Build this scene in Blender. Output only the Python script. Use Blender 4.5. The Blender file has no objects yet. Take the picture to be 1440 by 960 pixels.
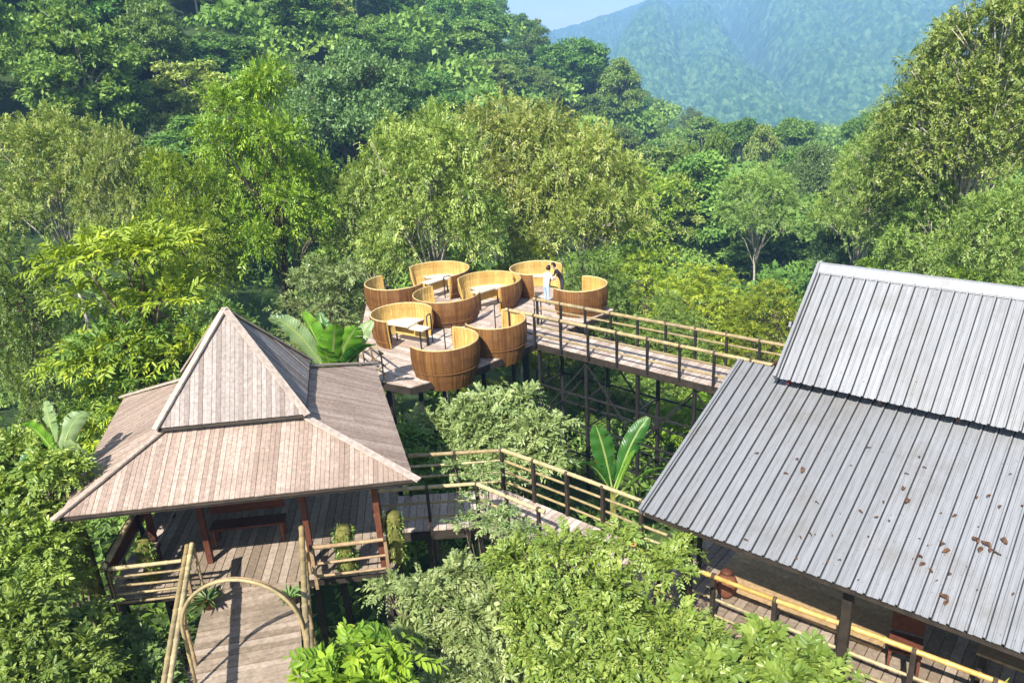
import bpy, math, random
import numpy as np
from mathutils import Vector, Matrix, Quaternion
R_ = math.radians
random.seed(7); rng = np.random.default_rng(11)
SC = bpy.context.scene; COL = SC.collection
CAM = Vector((0, 0, 9.2)); FPX = 1080.0

# ------------------------------------------------------------------ camera
u = Vector((-(883-720), 3365-480, FPX)).normalized()
fw = Vector((0, 0, -1)); yy = (fw - u*fw.dot(u)).normalized(); xx = yy.cross(u)
RW = Matrix((xx, yy, u))                       # world from camera
cd = bpy.data.cameras.new('camera'); co = bpy.data.objects.new('camera', cd); COL.objects.link(co)
co.matrix_world = Matrix.Translation(CAM) @ RW.to_4x4()
cd.sensor_fit = 'HORIZONTAL'; cd.sensor_width = 36; cd.lens = 36*FPX/1440; cd.clip_start = .1; cd.clip_end = 9000
SC.camera = co
def ray(px, py): return RW @ Vector((px-720, -(py-480), -FPX))
def at_z(px, py, z):                           # plan survey: where a line of sight meets a level
    d = ray(px, py); t = (z-CAM.z)/d.z; return CAM + d*t
def at_y(px, py, y):
    d = ray(px, py); return CAM + d*(y/d.y)

# ------------------------------------------------------------------ object helpers
def tag(o, label=None, cat=None, group=None, kind=None):
    if label: o['label'] = label
    if cat: o['category'] = cat
    if group: o['group'] = group
    if kind: o['kind'] = kind
    return o
def thing(name, label, cat, loc=(0, 0, 0), rz=0, group=None):
    o = bpy.data.objects.new(name, None); COL.objects.link(o); o.location = loc; o.rotation_euler = (0, 0, rz)
    o.empty_display_size = .2
    return tag(o, label, cat, group)
def link(name, me, parent=None, mat=None):
    o = bpy.data.objects.new(name, me); COL.objects.link(o)
    if parent: o.parent = parent
    if mat:
        me.materials.clear(); me.materials.append(mat)
    return o
def copy_tree(o, parent=None):
    c = o.copy(); COL.objects.link(c); c.parent = parent
    for ch in o.children: copy_tree(ch, c)
    return c
def np_mesh(name, V, F, tint=None, smooth=False):
    """V (n,3); F list of (k,m) int arrays of faces with m corners each."""
    me = bpy.data.meshes.new(name)
    me.vertices.add(len(V)); me.vertices.foreach_set('co', np.asarray(V, np.float32).ravel())
    tot = sum(f.size for f in F); nf = sum(len(f) for f in F)
    me.loops.add(tot); me.loops.foreach_set('vertex_index', np.concatenate([f.ravel() for f in F]).astype(np.int32))
    st = []; s = 0
    for f in F:
        st.append(s+np.arange(len(f))*f.shape[1]); s += f.size
    me.polygons.add(nf); me.polygons.foreach_set('loop_start', np.concatenate(st).astype(np.int32))
    if smooth: me.polygons.foreach_set('use_smooth', np.ones(nf, bool))
    if tint is not None:
        a = me.attributes.new('tint', 'FLOAT', 'POINT'); a.data.foreach_set('value', np.asarray(tint, np.float32))
    me.update(calc_edges=True)
    return me

class MB:
    """collects boxes, bars and tubes into one mesh; org is subtracted so the mesh is local to its thing"""
    def __init__(s, org=(0, 0, 0)): s.v = []; s.f = []; s.t = []; s.org = Vector(org)
    def add(s, vs, fs, tint=None):
        b = len(s.v); t = random.random() if tint is None else tint
        s.v += [tuple(Vector(v)-s.org) for v in vs]; s.t += [t]*len(vs); s.f += [tuple(i+b for i in f) for f in fs]
    def prism(s, ring0, ring1, tint=None):
        n = len(ring0)
        fs = [tuple(range(n))[::-1], tuple(range(n, 2*n))]+[(i, (i+1) % n, n+(i+1) % n, n+i) for i in range(n)]
        s.add(list(ring0)+list(ring1), fs, tint)
    def bar(s, p, q, w, h, up=(0, 0, 1), tint=None, ext=0):
        p = Vector(p); q = Vector(q); d = (q-p).normalized(); p = p-d*ext; q = q+d*ext
        sd = d.cross(Vector(up))
        if sd.length < 1e-4: sd = d.cross(Vector((1, 0, 0)))
        sd.normalize(); uu = sd.cross(d)
        r = [sd*(w/2)+uu*(h/2), -sd*(w/2)+uu*(h/2), -sd*(w/2)-uu*(h/2), sd*(w/2)-uu*(h/2)]
        s.prism([p+x for x in r], [q+x for x in r], tint)
    def box(s, c, sz, rz=0, tint=None):
        c = Vector(c); m = Matrix.Rotation(rz, 3, 'Z'); x, y, z = [a/2 for a in sz]
        r = [(-x, -y), (x, -y), (x, y), (-x, y)]
        s.prism([c+m @ Vector((a, b, -z)) for a, b in r], [c+m @ Vector((a, b, z)) for a, b in r], tint)
    def tube(s, pts, rad, n=8, tint=None):
        pts = [Vector(p) for p in pts]; rad = rad if isinstance(rad, (list, tuple)) else [rad]*len(pts)
        vs = []; fs = []; a = None
        for i, p in enumerate(pts):
            d = (pts[min(i+1, len(pts)-1)]-pts[max(i-1, 0)]).normalized()
            if a is None: a = d.orthogonal().normalized()
            a = (a-d*a.dot(d)).normalized(); b = d.cross(a)
            for k in range(n):
                th = 2*math.pi*k/n; vs.append(p+(a*math.cos(th)+b*math.sin(th))*rad[i])
        for i in range(len(pts)-1):
            for k in range(n): fs.append((i*n+k, i*n+(k+1) % n, (i+1)*n+(k+1) % n, (i+1)*n+k))
        fs.append(tuple(range(n))[::-1]); fs.append(tuple(range((len(pts)-1)*n, len(pts)*n)))
        s.add(vs, fs, tint)
    def bamboo(s, p, q, r, n=8, bow=0.0):
        """a bamboo pole: swollen joints every ~0.35 m, slight taper and bow"""
        p = Vector(p); q = Vector(q); L = (q-p).length; k = max(1, round(L/.38)); d = (q-p).normalized()
        o = Vector((random.uniform(-1, 1), random.uniform(-1, 1), random.uniform(-1, 1)))*bow
        pts = []; rr = []
        for i in range(k+1):
            for dt, m in ((-.03, 1), (0, 1.2), (.03, 1)):
                t = i/k+dt/ max(L, .1)
                if -1e-6 <= t <= 1+1e-6:
                    pts.append(p+(q-p)*t+o*math.sin(math.pi*min(max(t, 0), 1))); rr.append(r*m*(1.08-.2*t))
        s.tube(pts, rr, n)
    def boards(s, poly, across, w, gap, th, jig=.004, seg=None, lift=0):
        """clips a convex coplanar polygon into boards laid side by side along 'across'"""
        P = [Vector(p) for p in poly]; nrm = (P[1]-P[0]).cross(P[2]-P[1]).normalized()
        if nrm.z < 0: nrm = -nrm
        a = Vector(across); a = (a-nrm*a.dot(nrm)).normalized(); al = nrm.cross(a)
        def clip(poly, ax, lo, hi):
            for sgn, lim in ((1, lo), (-1, -hi)):
                out = []
                for i in range(len(poly)):
                    A = poly[i]; B = poly[(i+1) % len(poly)]; da = sgn*A.dot(ax)-lim; db = sgn*B.dot(ax)-lim
                    if da >= 0: out.append(A)
                    if (da >= 0) != (db >= 0): out.append(A+(B-A)*(da/(da-db)))
                poly = out
                if len(poly) < 3: return []
            return poly
        us = [p.dot(a) for p in P]; x = min(us)
        while x < max(us)-1e-4:
            ww = w*random.uniform(.9, 1.1); c = clip(P, a, x, x+ww-gap); x += ww
            if len(c) < 3: continue
            vs_ = [q.dot(al) for q in c]; cuts = [min(vs_)-.01]
            if seg:
                y = min(vs_)+random.uniform(.2, 1)*seg
                while y < max(vs_)-.3: cuts.append(y); y += seg*random.uniform(.7, 1.2)
            cuts.append(max(vs_)+.01)
            for j in range(len(cuts)-1):
                cc = clip(c, al, cuts[j], cuts[j+1]-.004)
                if len(cc) < 3: continue
                cen = sum(cc, Vector())/len(cc)
                if (cc[1]-cc[0]).cross(cc[2]-cc[1]).dot(nrm) < 0: cc = cc[::-1]
                dz = nrm*(random.uniform(-jig, jig)+lift)
                s.prism([q+dz-nrm*th for q in cc], [q+dz for q in cc])
    def build(s, name, mat, parent=None, smooth=False):
        me = bpy.data.meshes.new(name); me.from_pydata(s.v, [], s.f)
        at = me.attributes.new('tint', 'FLOAT', 'POINT'); at.data.foreach_set('value', np.array(s.t, np.float32))
        if smooth: me.polygons.foreach_set('use_smooth', np.ones(len(me.polygons), bool)); 
        me.update()
        return link(name, me, parent, mat)

# ------------------------------------------------------------------ materials
def nodes(name):
    m = bpy.data.materials.new(name); m.use_nodes = True; nt = m.node_tree; nt.nodes.clear()
    out = nt.nodes.new('ShaderNodeOutputMaterial'); return m, nt, out
def N(nt, t, **kw):
    n = nt.nodes.new(t)
    for k, v in kw.items():
        if k.startswith('i_'): n.inputs[k[2:].replace('_', ' ')].default_value = v
        else: setattr(n, k, v)
    return n
def ramp(nt, fac, stops):
    r = nt.nodes.new('ShaderNodeValToRGB'); e = r.color_ramp.elements
    while len(e) < len(stops): e.new(.5)
    for el, (p, c) in zip(e, stops): el.position = p; el.color = (*c, 1)
    nt.links.new(fac, r.inputs[0]); return r.outputs[0]
def mixc(nt, fac, a, b, mode='MIX'):
    n = nt.nodes.new('ShaderNodeMix'); n.data_type = 'RGBA'; n.blend_type = mode
    for sk, v in ((n.inputs[0], fac), (n.inputs[6], a), (n.inputs[7], b)):
        if hasattr(v, 'is_output'): nt.links.new(v, sk)
        elif isinstance(v, (int, float)): sk.default_value = v
        else: sk.default_value = (*v, 1)
    return n.outputs[2]
def wood(name, c0, c1, c2, rough=.75, stretch=(3, 3, 3), stain=None, stain_amt=.5, bump=.3, spec=.2):
    """weathered timber: a colour per board (tint), fibre noise and stains with shapes of their own"""
    m, nt, out = nodes(name); L = nt.links
    at = N(nt, 'ShaderNodeAttribute', attribute_name='tint'); tc = N(nt, 'ShaderNodeTexCoord')
    mp = N(nt, 'ShaderNodeMapping'); mp.inputs['Scale'].default_value = stretch; L.new(tc.outputs['Object'], mp.inputs[0])
    no = N(nt, 'ShaderNodeTexNoise', i_Scale=4.0, i_Detail=6.0, i_Roughness=.65); L.new(mp.outputs[0], no.inputs['Vector'])
    base = ramp(nt, at.outputs['Fac'], [(0, c0), (.5, c1), (1, c2)])
    v = ramp(nt, no.outputs[0], [(.25, (.55, .55, .55)), (.7, (1.2, 1.2, 1.2))])
    c = mixc(nt, 1.0, base, v, 'MULTIPLY')
    n2 = N(nt, 'ShaderNodeTexNoise', i_Scale=1.1, i_Detail=5.0, i_Roughness=.6); L.new(tc.outputs['Object'], n2.inputs['Vector'])
    if stain:
        f = ramp(nt, n2.outputs[0], [(.48, (0, 0, 0)), (.68, (stain_amt,)*3)]); c = mixc(nt, f, c, stain)
    p = N(nt, 'ShaderNodeBsdfPrincipled', i_Roughness=rough); p.inputs['Specular IOR Level'].default_value = spec
    L.new(c, p.inputs['Base Color'])
    b = N(nt, 'ShaderNodeBump', i_Strength=bump, i_Distance=.01); L.new(no.outputs[0], b.inputs['Height']); L.new(b.outputs[0], p.inputs['Normal'])
    L.new(p.outputs[0], out.inputs[0]); return m
def plain(name, c, rough=.6, metal=0.0, var=.25, scale=6, spec=.3, bump=0.0):
    m, nt, out = nodes(name); L = nt.links; tc = N(nt, 'ShaderNodeTexCoord')
    no = N(nt, 'ShaderNodeTexNoise', i_Scale=scale, i_Detail=5.0); L.new(tc.outputs['Object'], no.inputs['Vector'])
    col = ramp(nt, no.outputs[0], [(.3, tuple(x*(1-var) for x in c)), (.7, tuple(x*(1+var) for x in c))])
    p = N(nt, 'ShaderNodeBsdfPrincipled', i_Roughness=rough, i_Metallic=metal); p.inputs['Specular IOR Level'].default_value = spec
    L.new(col, p.inputs['Base Color'])
    if bump:
        b = N(nt, 'ShaderNodeBump', i_Strength=bump, i_Distance=.02); L.new(no.outputs[0], b.inputs['Height']); L.new(b.outputs[0], p.inputs['Normal'])
    L.new(p.outputs[0], out.inputs[0]); return m
def leafm(name, cols, trans=.35, rough=.45, spec=.35, hv=.18):
    """leaf: one colour per leaf (tint), a shift per plant, light coming through the blade"""
    m, nt, out = nodes(name); L = nt.links
    at = N(nt, 'ShaderNodeAttribute', attribute_name='tint'); oi = N(nt, 'ShaderNodeObjectInfo')
    k = len(cols); base = ramp(nt, at.outputs['Fac'], [(i/(k-1), c) for i, c in enumerate(cols)])
    hs = N(nt, 'ShaderNodeHueSaturation'); L.new(base, hs.inputs['Color'])
    mr = N(nt, 'ShaderNodeMapRange'); mr.inputs[3].default_value = 1-hv*1.2; mr.inputs[4].default_value = 1+hv*1.2; L.new(oi.outputs['Random'], mr.inputs[0]); L.new(mr.outputs[0], hs.inputs['Value'])
    ml = N(nt, 'ShaderNodeMath', operation='MULTIPLY'); ml.inputs[1].default_value = 7.13; L.new(oi.outputs['Random'], ml.inputs[0])
    fr = N(nt, 'ShaderNodeMath', operation='FRACT'); L.new(ml.outputs[0], fr.inputs[0])
    mh = N(nt, 'ShaderNodeMapRange'); mh.inputs[3].default_value = .5-hv*.12; mh.inputs[4].default_value = .5+hv*.12; L.new(fr.outputs[0], mh.inputs[0]); L.new(mh.outputs[0], hs.inputs['Hue'])
    p = N(nt, 'ShaderNodeBsdfPrincipled', i_Roughness=rough); p.inputs['Specular IOR Level'].default_value = spec
    L.new(hs.outputs[0], p.inputs['Base Color'])
    tr = N(nt, 'ShaderNodeBsdfTranslucent'); yel = mixc(nt, 1.0, hs.outputs[0], (1.35, 1.25, .55), 'MULTIPLY'); L.new(yel, tr.inputs[0])
    mx = N(nt, 'ShaderNodeMixShader'); mx.inputs[0].default_value = trans
    L.new(p.outputs[0], mx.inputs[1]); L.new(tr.outputs[0], mx.inputs[2]); L.new(mx.outputs[0], out.inputs[0]); return m

M = {}
M['roof_lower'] = wood('roof_bamboo_pink', (.255, .185, .145), (.32, .24, .192), (.39, .305, .25), stretch=(4, 4, 4), stain=(.19, .14, .11), stain_amt=.55)
M['roof_upper'] = wood('roof_bamboo_grey', (.20, .155, .135), (.28, .235, .21), (.34, .295, .27), stretch=(4, 4, 4), stain=(.22, .19, .17), stain_amt=.4)
M['hip'] = wood('hip_board', (.30, .24, .19), (.38, .30, .25), (.44, .36, .30))
M['deck'] = wood('deck_boards', (.20, .15, .105), (.29, .225, .165), (.40, .32, .25), stain=(.14, .11, .08), stain_amt=.5)
M['deck_dark'] = wood('brown_bridge_boards', (.11, .078, .055), (.17, .125, .09), (.23, .18, .135), stain=(.07, .05, .035), stain_amt=.6); M['deck_pod'] = wood('pale_deck_boards', (.34, .26, .21), (.44, .35, .29), (.55, .46, .40), stain=(.26, .2, .16), stain_amt=.4)
M['deck_ochre'] = wood('ochre_floor', (.36, .235, .115), (.43, .29, .15), (.48, .335, .18), stain=(.24, .16, .09), stain_amt=.5)
M['bamboo'] = wood('bamboo_pole', (.26, .19, .09), (.38, .29, .14), (.48, .39, .21), rough=.5, stain=(.17, .14, .085), stain_amt=.75, spec=.35, bump=.1)
M['bamboo_gold'] = wood('bamboo_gold', (.42, .25, .06), (.50, .31, .085), (.54, .36, .12), rough=.4, stain=(.42, .24, .06), stain_amt=.5, spec=.4, bump=.1)
M['bamboo_brown'] = wood('bamboo_brown', (.22, .14, .07), (.30, .2, .11), (.40, .28, .16), rough=.5, stain=(.15, .1, .06), stain_amt=.5)
M['redwood'] = wood('red_stained_wood', (.085, .03, .018), (.12, .042, .024), (.16, .06, .035), rough=.55, stain=(.05, .02, .015))
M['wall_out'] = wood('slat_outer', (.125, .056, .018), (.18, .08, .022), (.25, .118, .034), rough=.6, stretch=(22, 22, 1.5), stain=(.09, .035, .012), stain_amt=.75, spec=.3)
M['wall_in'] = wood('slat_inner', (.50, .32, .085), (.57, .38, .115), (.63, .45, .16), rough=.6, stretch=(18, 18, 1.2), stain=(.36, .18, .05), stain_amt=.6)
M['rim'] = wood('rim_split_bamboo', (.46, .33, .14), (.54, .41, .19), (.6, .47, .25), rough=.55)
M['plank'] = wood('pale_plank', (.50, .44, .34), (.58, .52, .42), (.64, .58, .48), rough=.6)
M['steel'] = plain('black_steel', (.018, .017, .017), .5, .0, .4)
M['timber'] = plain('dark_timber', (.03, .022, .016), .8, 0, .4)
M['moss'] = plain('mossy_bark', (.13, .125, .035), .95, 0, .5, 9, .1, .8)
M['midrib'] = plain('midrib', (.26, .33, .09), .5, 0, .15); M['lash'] = plain('lashing_cord', (.06, .045, .03), .9); M['clay'] = plain('terracotta', (.17, .065, .035), .8)
M['bark'] = plain('bark', (.13, .10, .075), .9, 0, .4, 5, .1, .6)
M['bark_pale'] = plain('pale_bark', (.40, .36, .29), .85, 0, .35, 4, .1, .5)
M['dry'] = plain('dry_leaf_brown', (.085, .04, .018), .7, 0, .5, 20)
M['redpaint'] = plain('red_paint', (.35, .05, .04), .5)
M['leaf_olive'] = leafm('leaf_olive', [(.085, .155, .026), (.17, .26, .046), (.29, .385, .08), (.41, .45, .14)], .30, hv=.15)
M['leaf_lime'] = leafm('leaf_lime', [(.10, .185, .016), (.22, .325, .028), (.41, .49, .045)], .32, hv=.15)
M['leaf_dark'] = leafm('leaf_dark', [(.055, .115, .032), (.115, .195, .052), (.22, .30, .10)], .24, .4)
M['leaf_mid'] = leafm('leaf_mid', [(.075, .145, .024), (.15, .24, .042), (.26, .35, .075)], .30, hv=.14)
M['leaf_gold'] = leafm('leaf_gold', [(.11, .18, .03), (.215, .295, .052), (.34, .405, .09), (.44, .43, .17)], .30, hv=.12)
M['leaf_hill'] = leafm('leaf_hill', [(.06, .15, .03), (.14, .265, .05), (.27, .41, .085)], .28, .6, .2, .15)
M['leaf_near'] = leafm('leaf_near', [(.10, .18, .03), (.20, .30, .05), (.36, .45, .10)], .30, .38, .45, .1)
M['leaf_grey'] = leafm('leaf_grey', [(.12, .19, .06), (.23, .30, .10), (.38, .44, .18)], .28, .36, .5, .1)

# metal sheet: zinc paint, rain streaks down the slope, dirt freckles
def metal_sheet():
    m, nt, out = nodes('grey_metal_sheet'); L = nt.links; tc = N(nt, 'ShaderNodeTexCoord'); at = N(nt, 'ShaderNodeAttribute', attribute_name='tint')
    mp = N(nt, 'ShaderNodeMapping'); mp.inputs['Scale'].default_value = (9, .9, .9); L.new(tc.outputs['Object'], mp.inputs[0])
    n1 = N(nt, 'ShaderNodeTexNoise', i_Scale=2.5, i_Detail=7.0, i_Roughness=.7); L.new(mp.outputs[0], n1.inputs['Vector'])
    n2 = N(nt, 'ShaderNodeTexNoise', i_Scale=1.0, i_Detail=8.0, i_Roughness=.7); L.new(tc.outputs['Object'], n2.inputs['Vector'])
    n3 = N(nt, 'ShaderNodeTexNoise', i_Scale=22.0, i_Detail=3.0); L.new(tc.outputs['Object'], n3.inputs['Vector'])
    base = ramp(nt, n1.outputs[0], [(.3, (.19, .195, .203)), (.55, (.235, .24, .25)), (.75, (.275, .28, .288))])
    c = mixc(nt, 1.0, base, ramp(nt, at.outputs['Fac'], [(0, (.86, .86, .86)), (1, (1.12, 1.12, 1.14))]), 'MULTIPLY')
    c = mixc(nt, ramp(nt, n2.outputs[0], [(.5, (0, 0, 0)), (.70, (.6,)*3)]), c, (.16, .145, .125))
    c = mixc(nt, ramp(nt, n3.outputs[0], [(.66, (0, 0, 0)), (.74, (.6,)*3)]), c, (.075, .055, .04))
    p = N(nt, 'ShaderNodeBsdfPrincipled', i_Roughness=.5, i_Metallic=.15); p.inputs['Specular IOR Level'].default_value = .4
    L.new(c, p.inputs['Base Color']); L.new(p.outputs[0], out.inputs[0]); return m
M['metal'] = metal_sheet(); M['rib_shade'] = plain('painted_rib_shade', (.045, .045, .048), .7)  # dark colour standing in for the shade line along each roof rib

def banana_mat(name, c0, c1):
    m, nt, out = nodes(name); L = nt.links; uv = N(nt, 'ShaderNodeAttribute', attribute_name='blade'); sp = N(nt, 'ShaderNodeSeparateXYZ'); L.new(uv.outputs['Vector'], sp.inputs[0])
    mu = N(nt, 'ShaderNodeMath', operation='MULTIPLY_ADD'); mu.inputs[1].default_value = 26; L.new(sp.outputs[1], mu.inputs[0])
    ab = N(nt, 'ShaderNodeMath', operation='ABSOLUTE'); L.new(sp.outputs[0], ab.inputs[0]); m2 = N(nt, 'ShaderNodeMath', operation='MULTIPLY'); m2.inputs[1].default_value = -1.6; L.new(ab.outputs[0], m2.inputs[0]); L.new(m2.outputs[0], mu.inputs[2])
    s6 = N(nt, 'ShaderNodeMath', operation='MULTIPLY'); s6.inputs[1].default_value = 6.283; L.new(mu.outputs[0], s6.inputs[0]); si = N(nt, 'ShaderNodeMath', operation='SINE'); L.new(s6.outputs[0], si.inputs[0])
    tc = N(nt, 'ShaderNodeTexCoord'); no = N(nt, 'ShaderNodeTexNoise', i_Scale=3.0, i_Detail=5.0); L.new(tc.outputs['Object'], no.inputs['Vector'])
    base = ramp(nt, no.outputs[0], [(.3, c0), (.7, c1)]); v = ramp(nt, si.outputs[0], [(0, (.86, .88, .85)), (.4, (1, 1, 1)), (1, (1.04, 1.04, 1.02))]); c = mixc(nt, 1.0, base, v, 'MULTIPLY')
    rib = ramp(nt, ab.outputs[0], [(.05, (1, 1, 1)), (.11, (0, 0, 0))]); c = mixc(nt, rib, c, (.34, .42, .13))
    edge = N(nt, 'ShaderNodeMath', operation='MULTIPLY'); L.new(ab.outputs[0], edge.inputs[0]); L.new(no.outputs[0], edge.inputs[1]); c = mixc(nt, ramp(nt, edge.outputs[0], [(.52, (0, 0, 0)), (.6, (.9, .9, .9))]), c, (.22, .15, .05))
    p = N(nt, 'ShaderNodeBsdfPrincipled', i_Roughness=.38); L.new(c, p.inputs['Base Color']); b = N(nt, 'ShaderNodeBump', i_Strength=.2, i_Distance=.01); L.new(si.outputs[0], b.inputs['Height']); L.new(b.outputs[0], p.inputs['Normal'])
    tr = N(nt, 'ShaderNodeBsdfTranslucent'); L.new(mixc(nt, 1.0, c, (1.3, 1.2, .5), 'MULTIPLY'), tr.inputs[0]); mx = N(nt, 'ShaderNodeMixShader'); mx.inputs[0].default_value = .4
    L.new(p.outputs[0], mx.inputs[1]); L.new(tr.outputs[0], mx.inputs[2]); L.new(mx.outputs[0], out.inputs[0]); return m
M['banana'] = banana_mat('banana_leaf', (.10, .27, .018), (.20, .40, .04)); M['banana_dark'] = banana_mat('banana_leaf_dark', (.035, .13, .02), (.06, .19, .03)); M['banana_pale'] = banana_mat('banana_leaf_pale', (.20, .32, .13), (.32, .42, .20))
def ground_mat():
    m, nt, out = nodes('forest_floor'); L = nt.links; tc = N(nt, 'ShaderNodeTexCoord')
    n1 = N(nt, 'ShaderNodeTexNoise', i_Scale=.35, i_Detail=9.0, i_Roughness=.7); L.new(tc.outputs['Object'], n1.inputs['Vector'])
    c = ramp(nt, n1.outputs[0], [(.3, (.022, .035, .012)), (.5, (.045, .075, .022)), (.7, (.075, .085, .035))])
    p = N(nt, 'ShaderNodeBsdfPrincipled', i_Roughness=.95); p.inputs['Specular IOR Level'].default_value = .1
    L.new(c, p.inputs['Base Color']); L.new(p.outputs[0], out.inputs[0]); return m
M['ground'] = ground_mat()
def canopy_mat():
    m, nt, out = nodes('far_canopy'); L = nt.links; tc = N(nt, 'ShaderNodeTexCoord'); at = N(nt, 'ShaderNodeAttribute', attribute_name='tint')
    c = ramp(nt, at.outputs['Fac'], [(0, (.02, .07, .03)), (.5, (.06, .14, .05)), (.9, (.15, .25, .09)), (1, (.26, .26, .15))])
    p = N(nt, 'ShaderNodeBsdfPrincipled', i_Roughness=.9); p.inputs['Specular IOR Level'].default_value = .1
    L.new(c, p.inputs['Base Color']); L.new(p.outputs[0], out.inputs[0]); return m
M['canopy'] = canopy_mat()

# ------------------------------------------------------------------ terrain
def sst(a, b, x): t = np.clip((x-a)/(b-a), 0, 1); return t*t*(3-2*t)
def ground_z(x, y):
    x = np.asarray(x, float); y = np.asarray(y, float)
    s = x-.38*np.maximum(y, 0); zv = -7.6-.10*np.clip(y, 0, 800)
    a = np.abs(s); q = np.where(a < 60, .0064*a*a, 23+.62*(a-60))
    left = q*np.where(y > 260, (260/np.maximum(y, 1))**1.2, 1.0)*(.45+.55*sst(30, 190, y))
    right = np.minimum(.006*a*a, .38*a)
    z = zv+np.where(s < 0, np.minimum(left, 150), np.minimum(right, 60))
    near = -4.3-.035*np.maximum(y-12, 0)+.10*np.maximum(-x-7, 0)
    k = sst(18, 48, y); z = near*(1-k)+z*k
    z = z+.5*np.sin(x*.31+1.3)*np.sin(y*.27)+2.5*np.sin(x*.041+.6)*np.sin(y*.037+x*.02)*sst(60, 140, y)
    # far mountain with gullies, and a spur in front of it
    hc = np.interp(x, [-1400, 100, 260, 400, 555, 760, 1000, 1400, 2300], [15, 45, 74, 104, 150, 245, 330, 385, 330])
    t = np.clip((y-850)/2150, 0, 1); dn = np.clip((y-3000)/500, 0, 1)
    g = np.abs(np.sin(x*.0085+np.sin(y*.0019)*1.6+y*.0011))+.5*np.abs(np.sin(x*.021-y*.004+2))
    mt = -105+(hc+105)*t**.92+((g-.75)*85+(np.sin(x*.013+y*.004)*np.sin(y*.011-x*.006))*22+np.sin(x*.031+1)*np.sin(y*.027)*9)*1.0*np.sin(np.pi*np.clip(t*1.02, 0, 1))-dn*200
    cx = np.clip((x-430)/(760-430), 0, 1); yc = 1130+cx*260; zc = -135+cx*cx*70+cx*65
    sp = zc-np.abs(y-yc)*np.where(y < yc, .42, .3)+8*np.sin(x*.05+y*.02)
    sp = np.where(x < 430, sp-(430-x)*.35, sp)
    far = np.maximum(mt, sp)
    w = sst(600, 850, y)
    return z*(1-w)+np.where(y > 850, far, np.minimum(far, z+40))*w
def gz(x, y): return float(ground_z(x, y))
xs = np.sinh(np.linspace(-4.6, 5.0, 230))*30.0; xs = xs[(xs > -1450) & (xs < 2300)]
ys = np.concatenate([np.linspace(-60, 60, 80), 60+np.cumsum(1.55*1.022**np.arange(170))]); ys = ys[ys < 3550]
X, Y = np.meshgrid(xs, ys); V = np.stack([X.ravel(), Y.ravel(), ground_z(X, Y).ravel()], 1)
nx, ny = len(xs), len(ys); I = np.arange(nx*ny).reshape(ny, nx)
F = np.stack([I[:-1, :-1], I[:-1, 1:], I[1:, 1:], I[1:, :-1]], -1).reshape(-1, 4)
o = link('terrain', np_mesh('terrain', V, [F], smooth=True), None, M['ground']); tag(o, kind='structure')
ZMIN = float(V[:, 2].min())

# forest that covers the far mountain: real crowns (domes) on the slope
def hash2(i, j, k): 
    v = np.sin(i*127.1+j*311.7+k*74.7)*43758.5453; return v-np.floor(v)
def canopy(x, y, cell):
    gi, gj = np.floor(x/cell), np.floor(y/cell); best = np.full(x.shape, -9.0); tt = np.zeros(x.shape)
    for di in (-1, 0, 1):
        for dj in (-1, 0, 1):
            i, j = gi+di, gj+dj
            cx = (i+.15+.7*hash2(i, j, 1))*cell; cy = (j+.15+.7*hash2(i, j, 2))*cell
            r = cell*(.55+.45*hash2(i, j, 3)); hh = cell*(.5+.75*hash2(i, j, 4))
            d2 = ((x-cx)**2+(y-cy)**2)/(r*r); h = hh*np.sqrt(np.maximum(1-d2, 0))-cell*.4*(d2 > 1)
            k = h > best; best = np.where(k, h, best); tt = np.where(k, hash2(i, j, 5), tt)
    return best, tt
az = np.linspace(-.05, .86, 1000); ds = 880*np.exp(np.linspace(0, math.log(3300/880), 640))
A_, D_ = np.meshgrid(az, ds); X = np.tan(A_)*D_; Y = D_.copy()
h, tt = canopy(X, Y*.55, 7.5); h2, t2 = canopy(X+7, Y*.6+3, 4.0)
Z = ground_z(X, Y)+4+h*1.2+h2*.9; V = np.stack([X.ravel(), Y.ravel(), Z.ravel()], 1)
tn = np.clip(.5*tt+.5*t2, 0, 1)
ny, nx = X.shape; I = np.arange(nx*ny).reshape(ny, nx)
F = np.stack([I[:-1, :-1], I[:-1, 1:], I[1:, 1:], I[1:, :-1]], -1).reshape(-1, 4)
o = link('mountain_forest', np_mesh('mountain_forest', V, [F], tn.ravel(), smooth=True), None, M['canopy'])
tag(o, 'hazy blue green forest covering the far mountain', 'forest', kind='stuff')
ZMAX = float(Z.max())

# ------------------------------------------------------------------ leaves, crowns, trees
def unit(v): return v/np.maximum(np.linalg.norm(v, axis=-1, keepdims=True), 1e-9)
def leaves(P, D, Nn, L, W, droop=.15, fine=False):
    """P base points, D pointing directions, Nn face normals; L, W per leaf -> verts, faces"""
    n = len(P); D = unit(D); S = unit(np.cross(D, Nn)); U = np.cross(S, D); L = L[:, None]; W = W[:, None]
    if fine:
        a = P; t = P+D*L-U*L*droop
        l1 = P+D*L*.3+S*W*.46+U*W*.12; r1 = P+D*L*.3-S*W*.46+U*W*.12
        l2 = P+D*L*.66+S*W*.40-U*L*droop*.4+U*W*.1; r2 = P+D*L*.66-S*W*.40-U*L*droop*.4+U*W*.1
        V = np.stack([a, l1, l2, t, r2, r1], 1).reshape(-1, 3); b = np.arange(n)[:, None]*6
        return V, [b+np.array([[0, 1, 2, 3]]), b+np.array([[0, 3, 4, 5]])], 6
    a = P; t = P+D*L-U*L*droop; l = P+D*L*.45+S*W*.5; r = P+D*L*.45-S*W*.5
    V = np.stack([a, l, t, r], 1).reshape(-1, 3); b = np.arange(n)[:, None]*4
    return V, [b+np.array([[0, 1, 2, 3]])], 4
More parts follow.
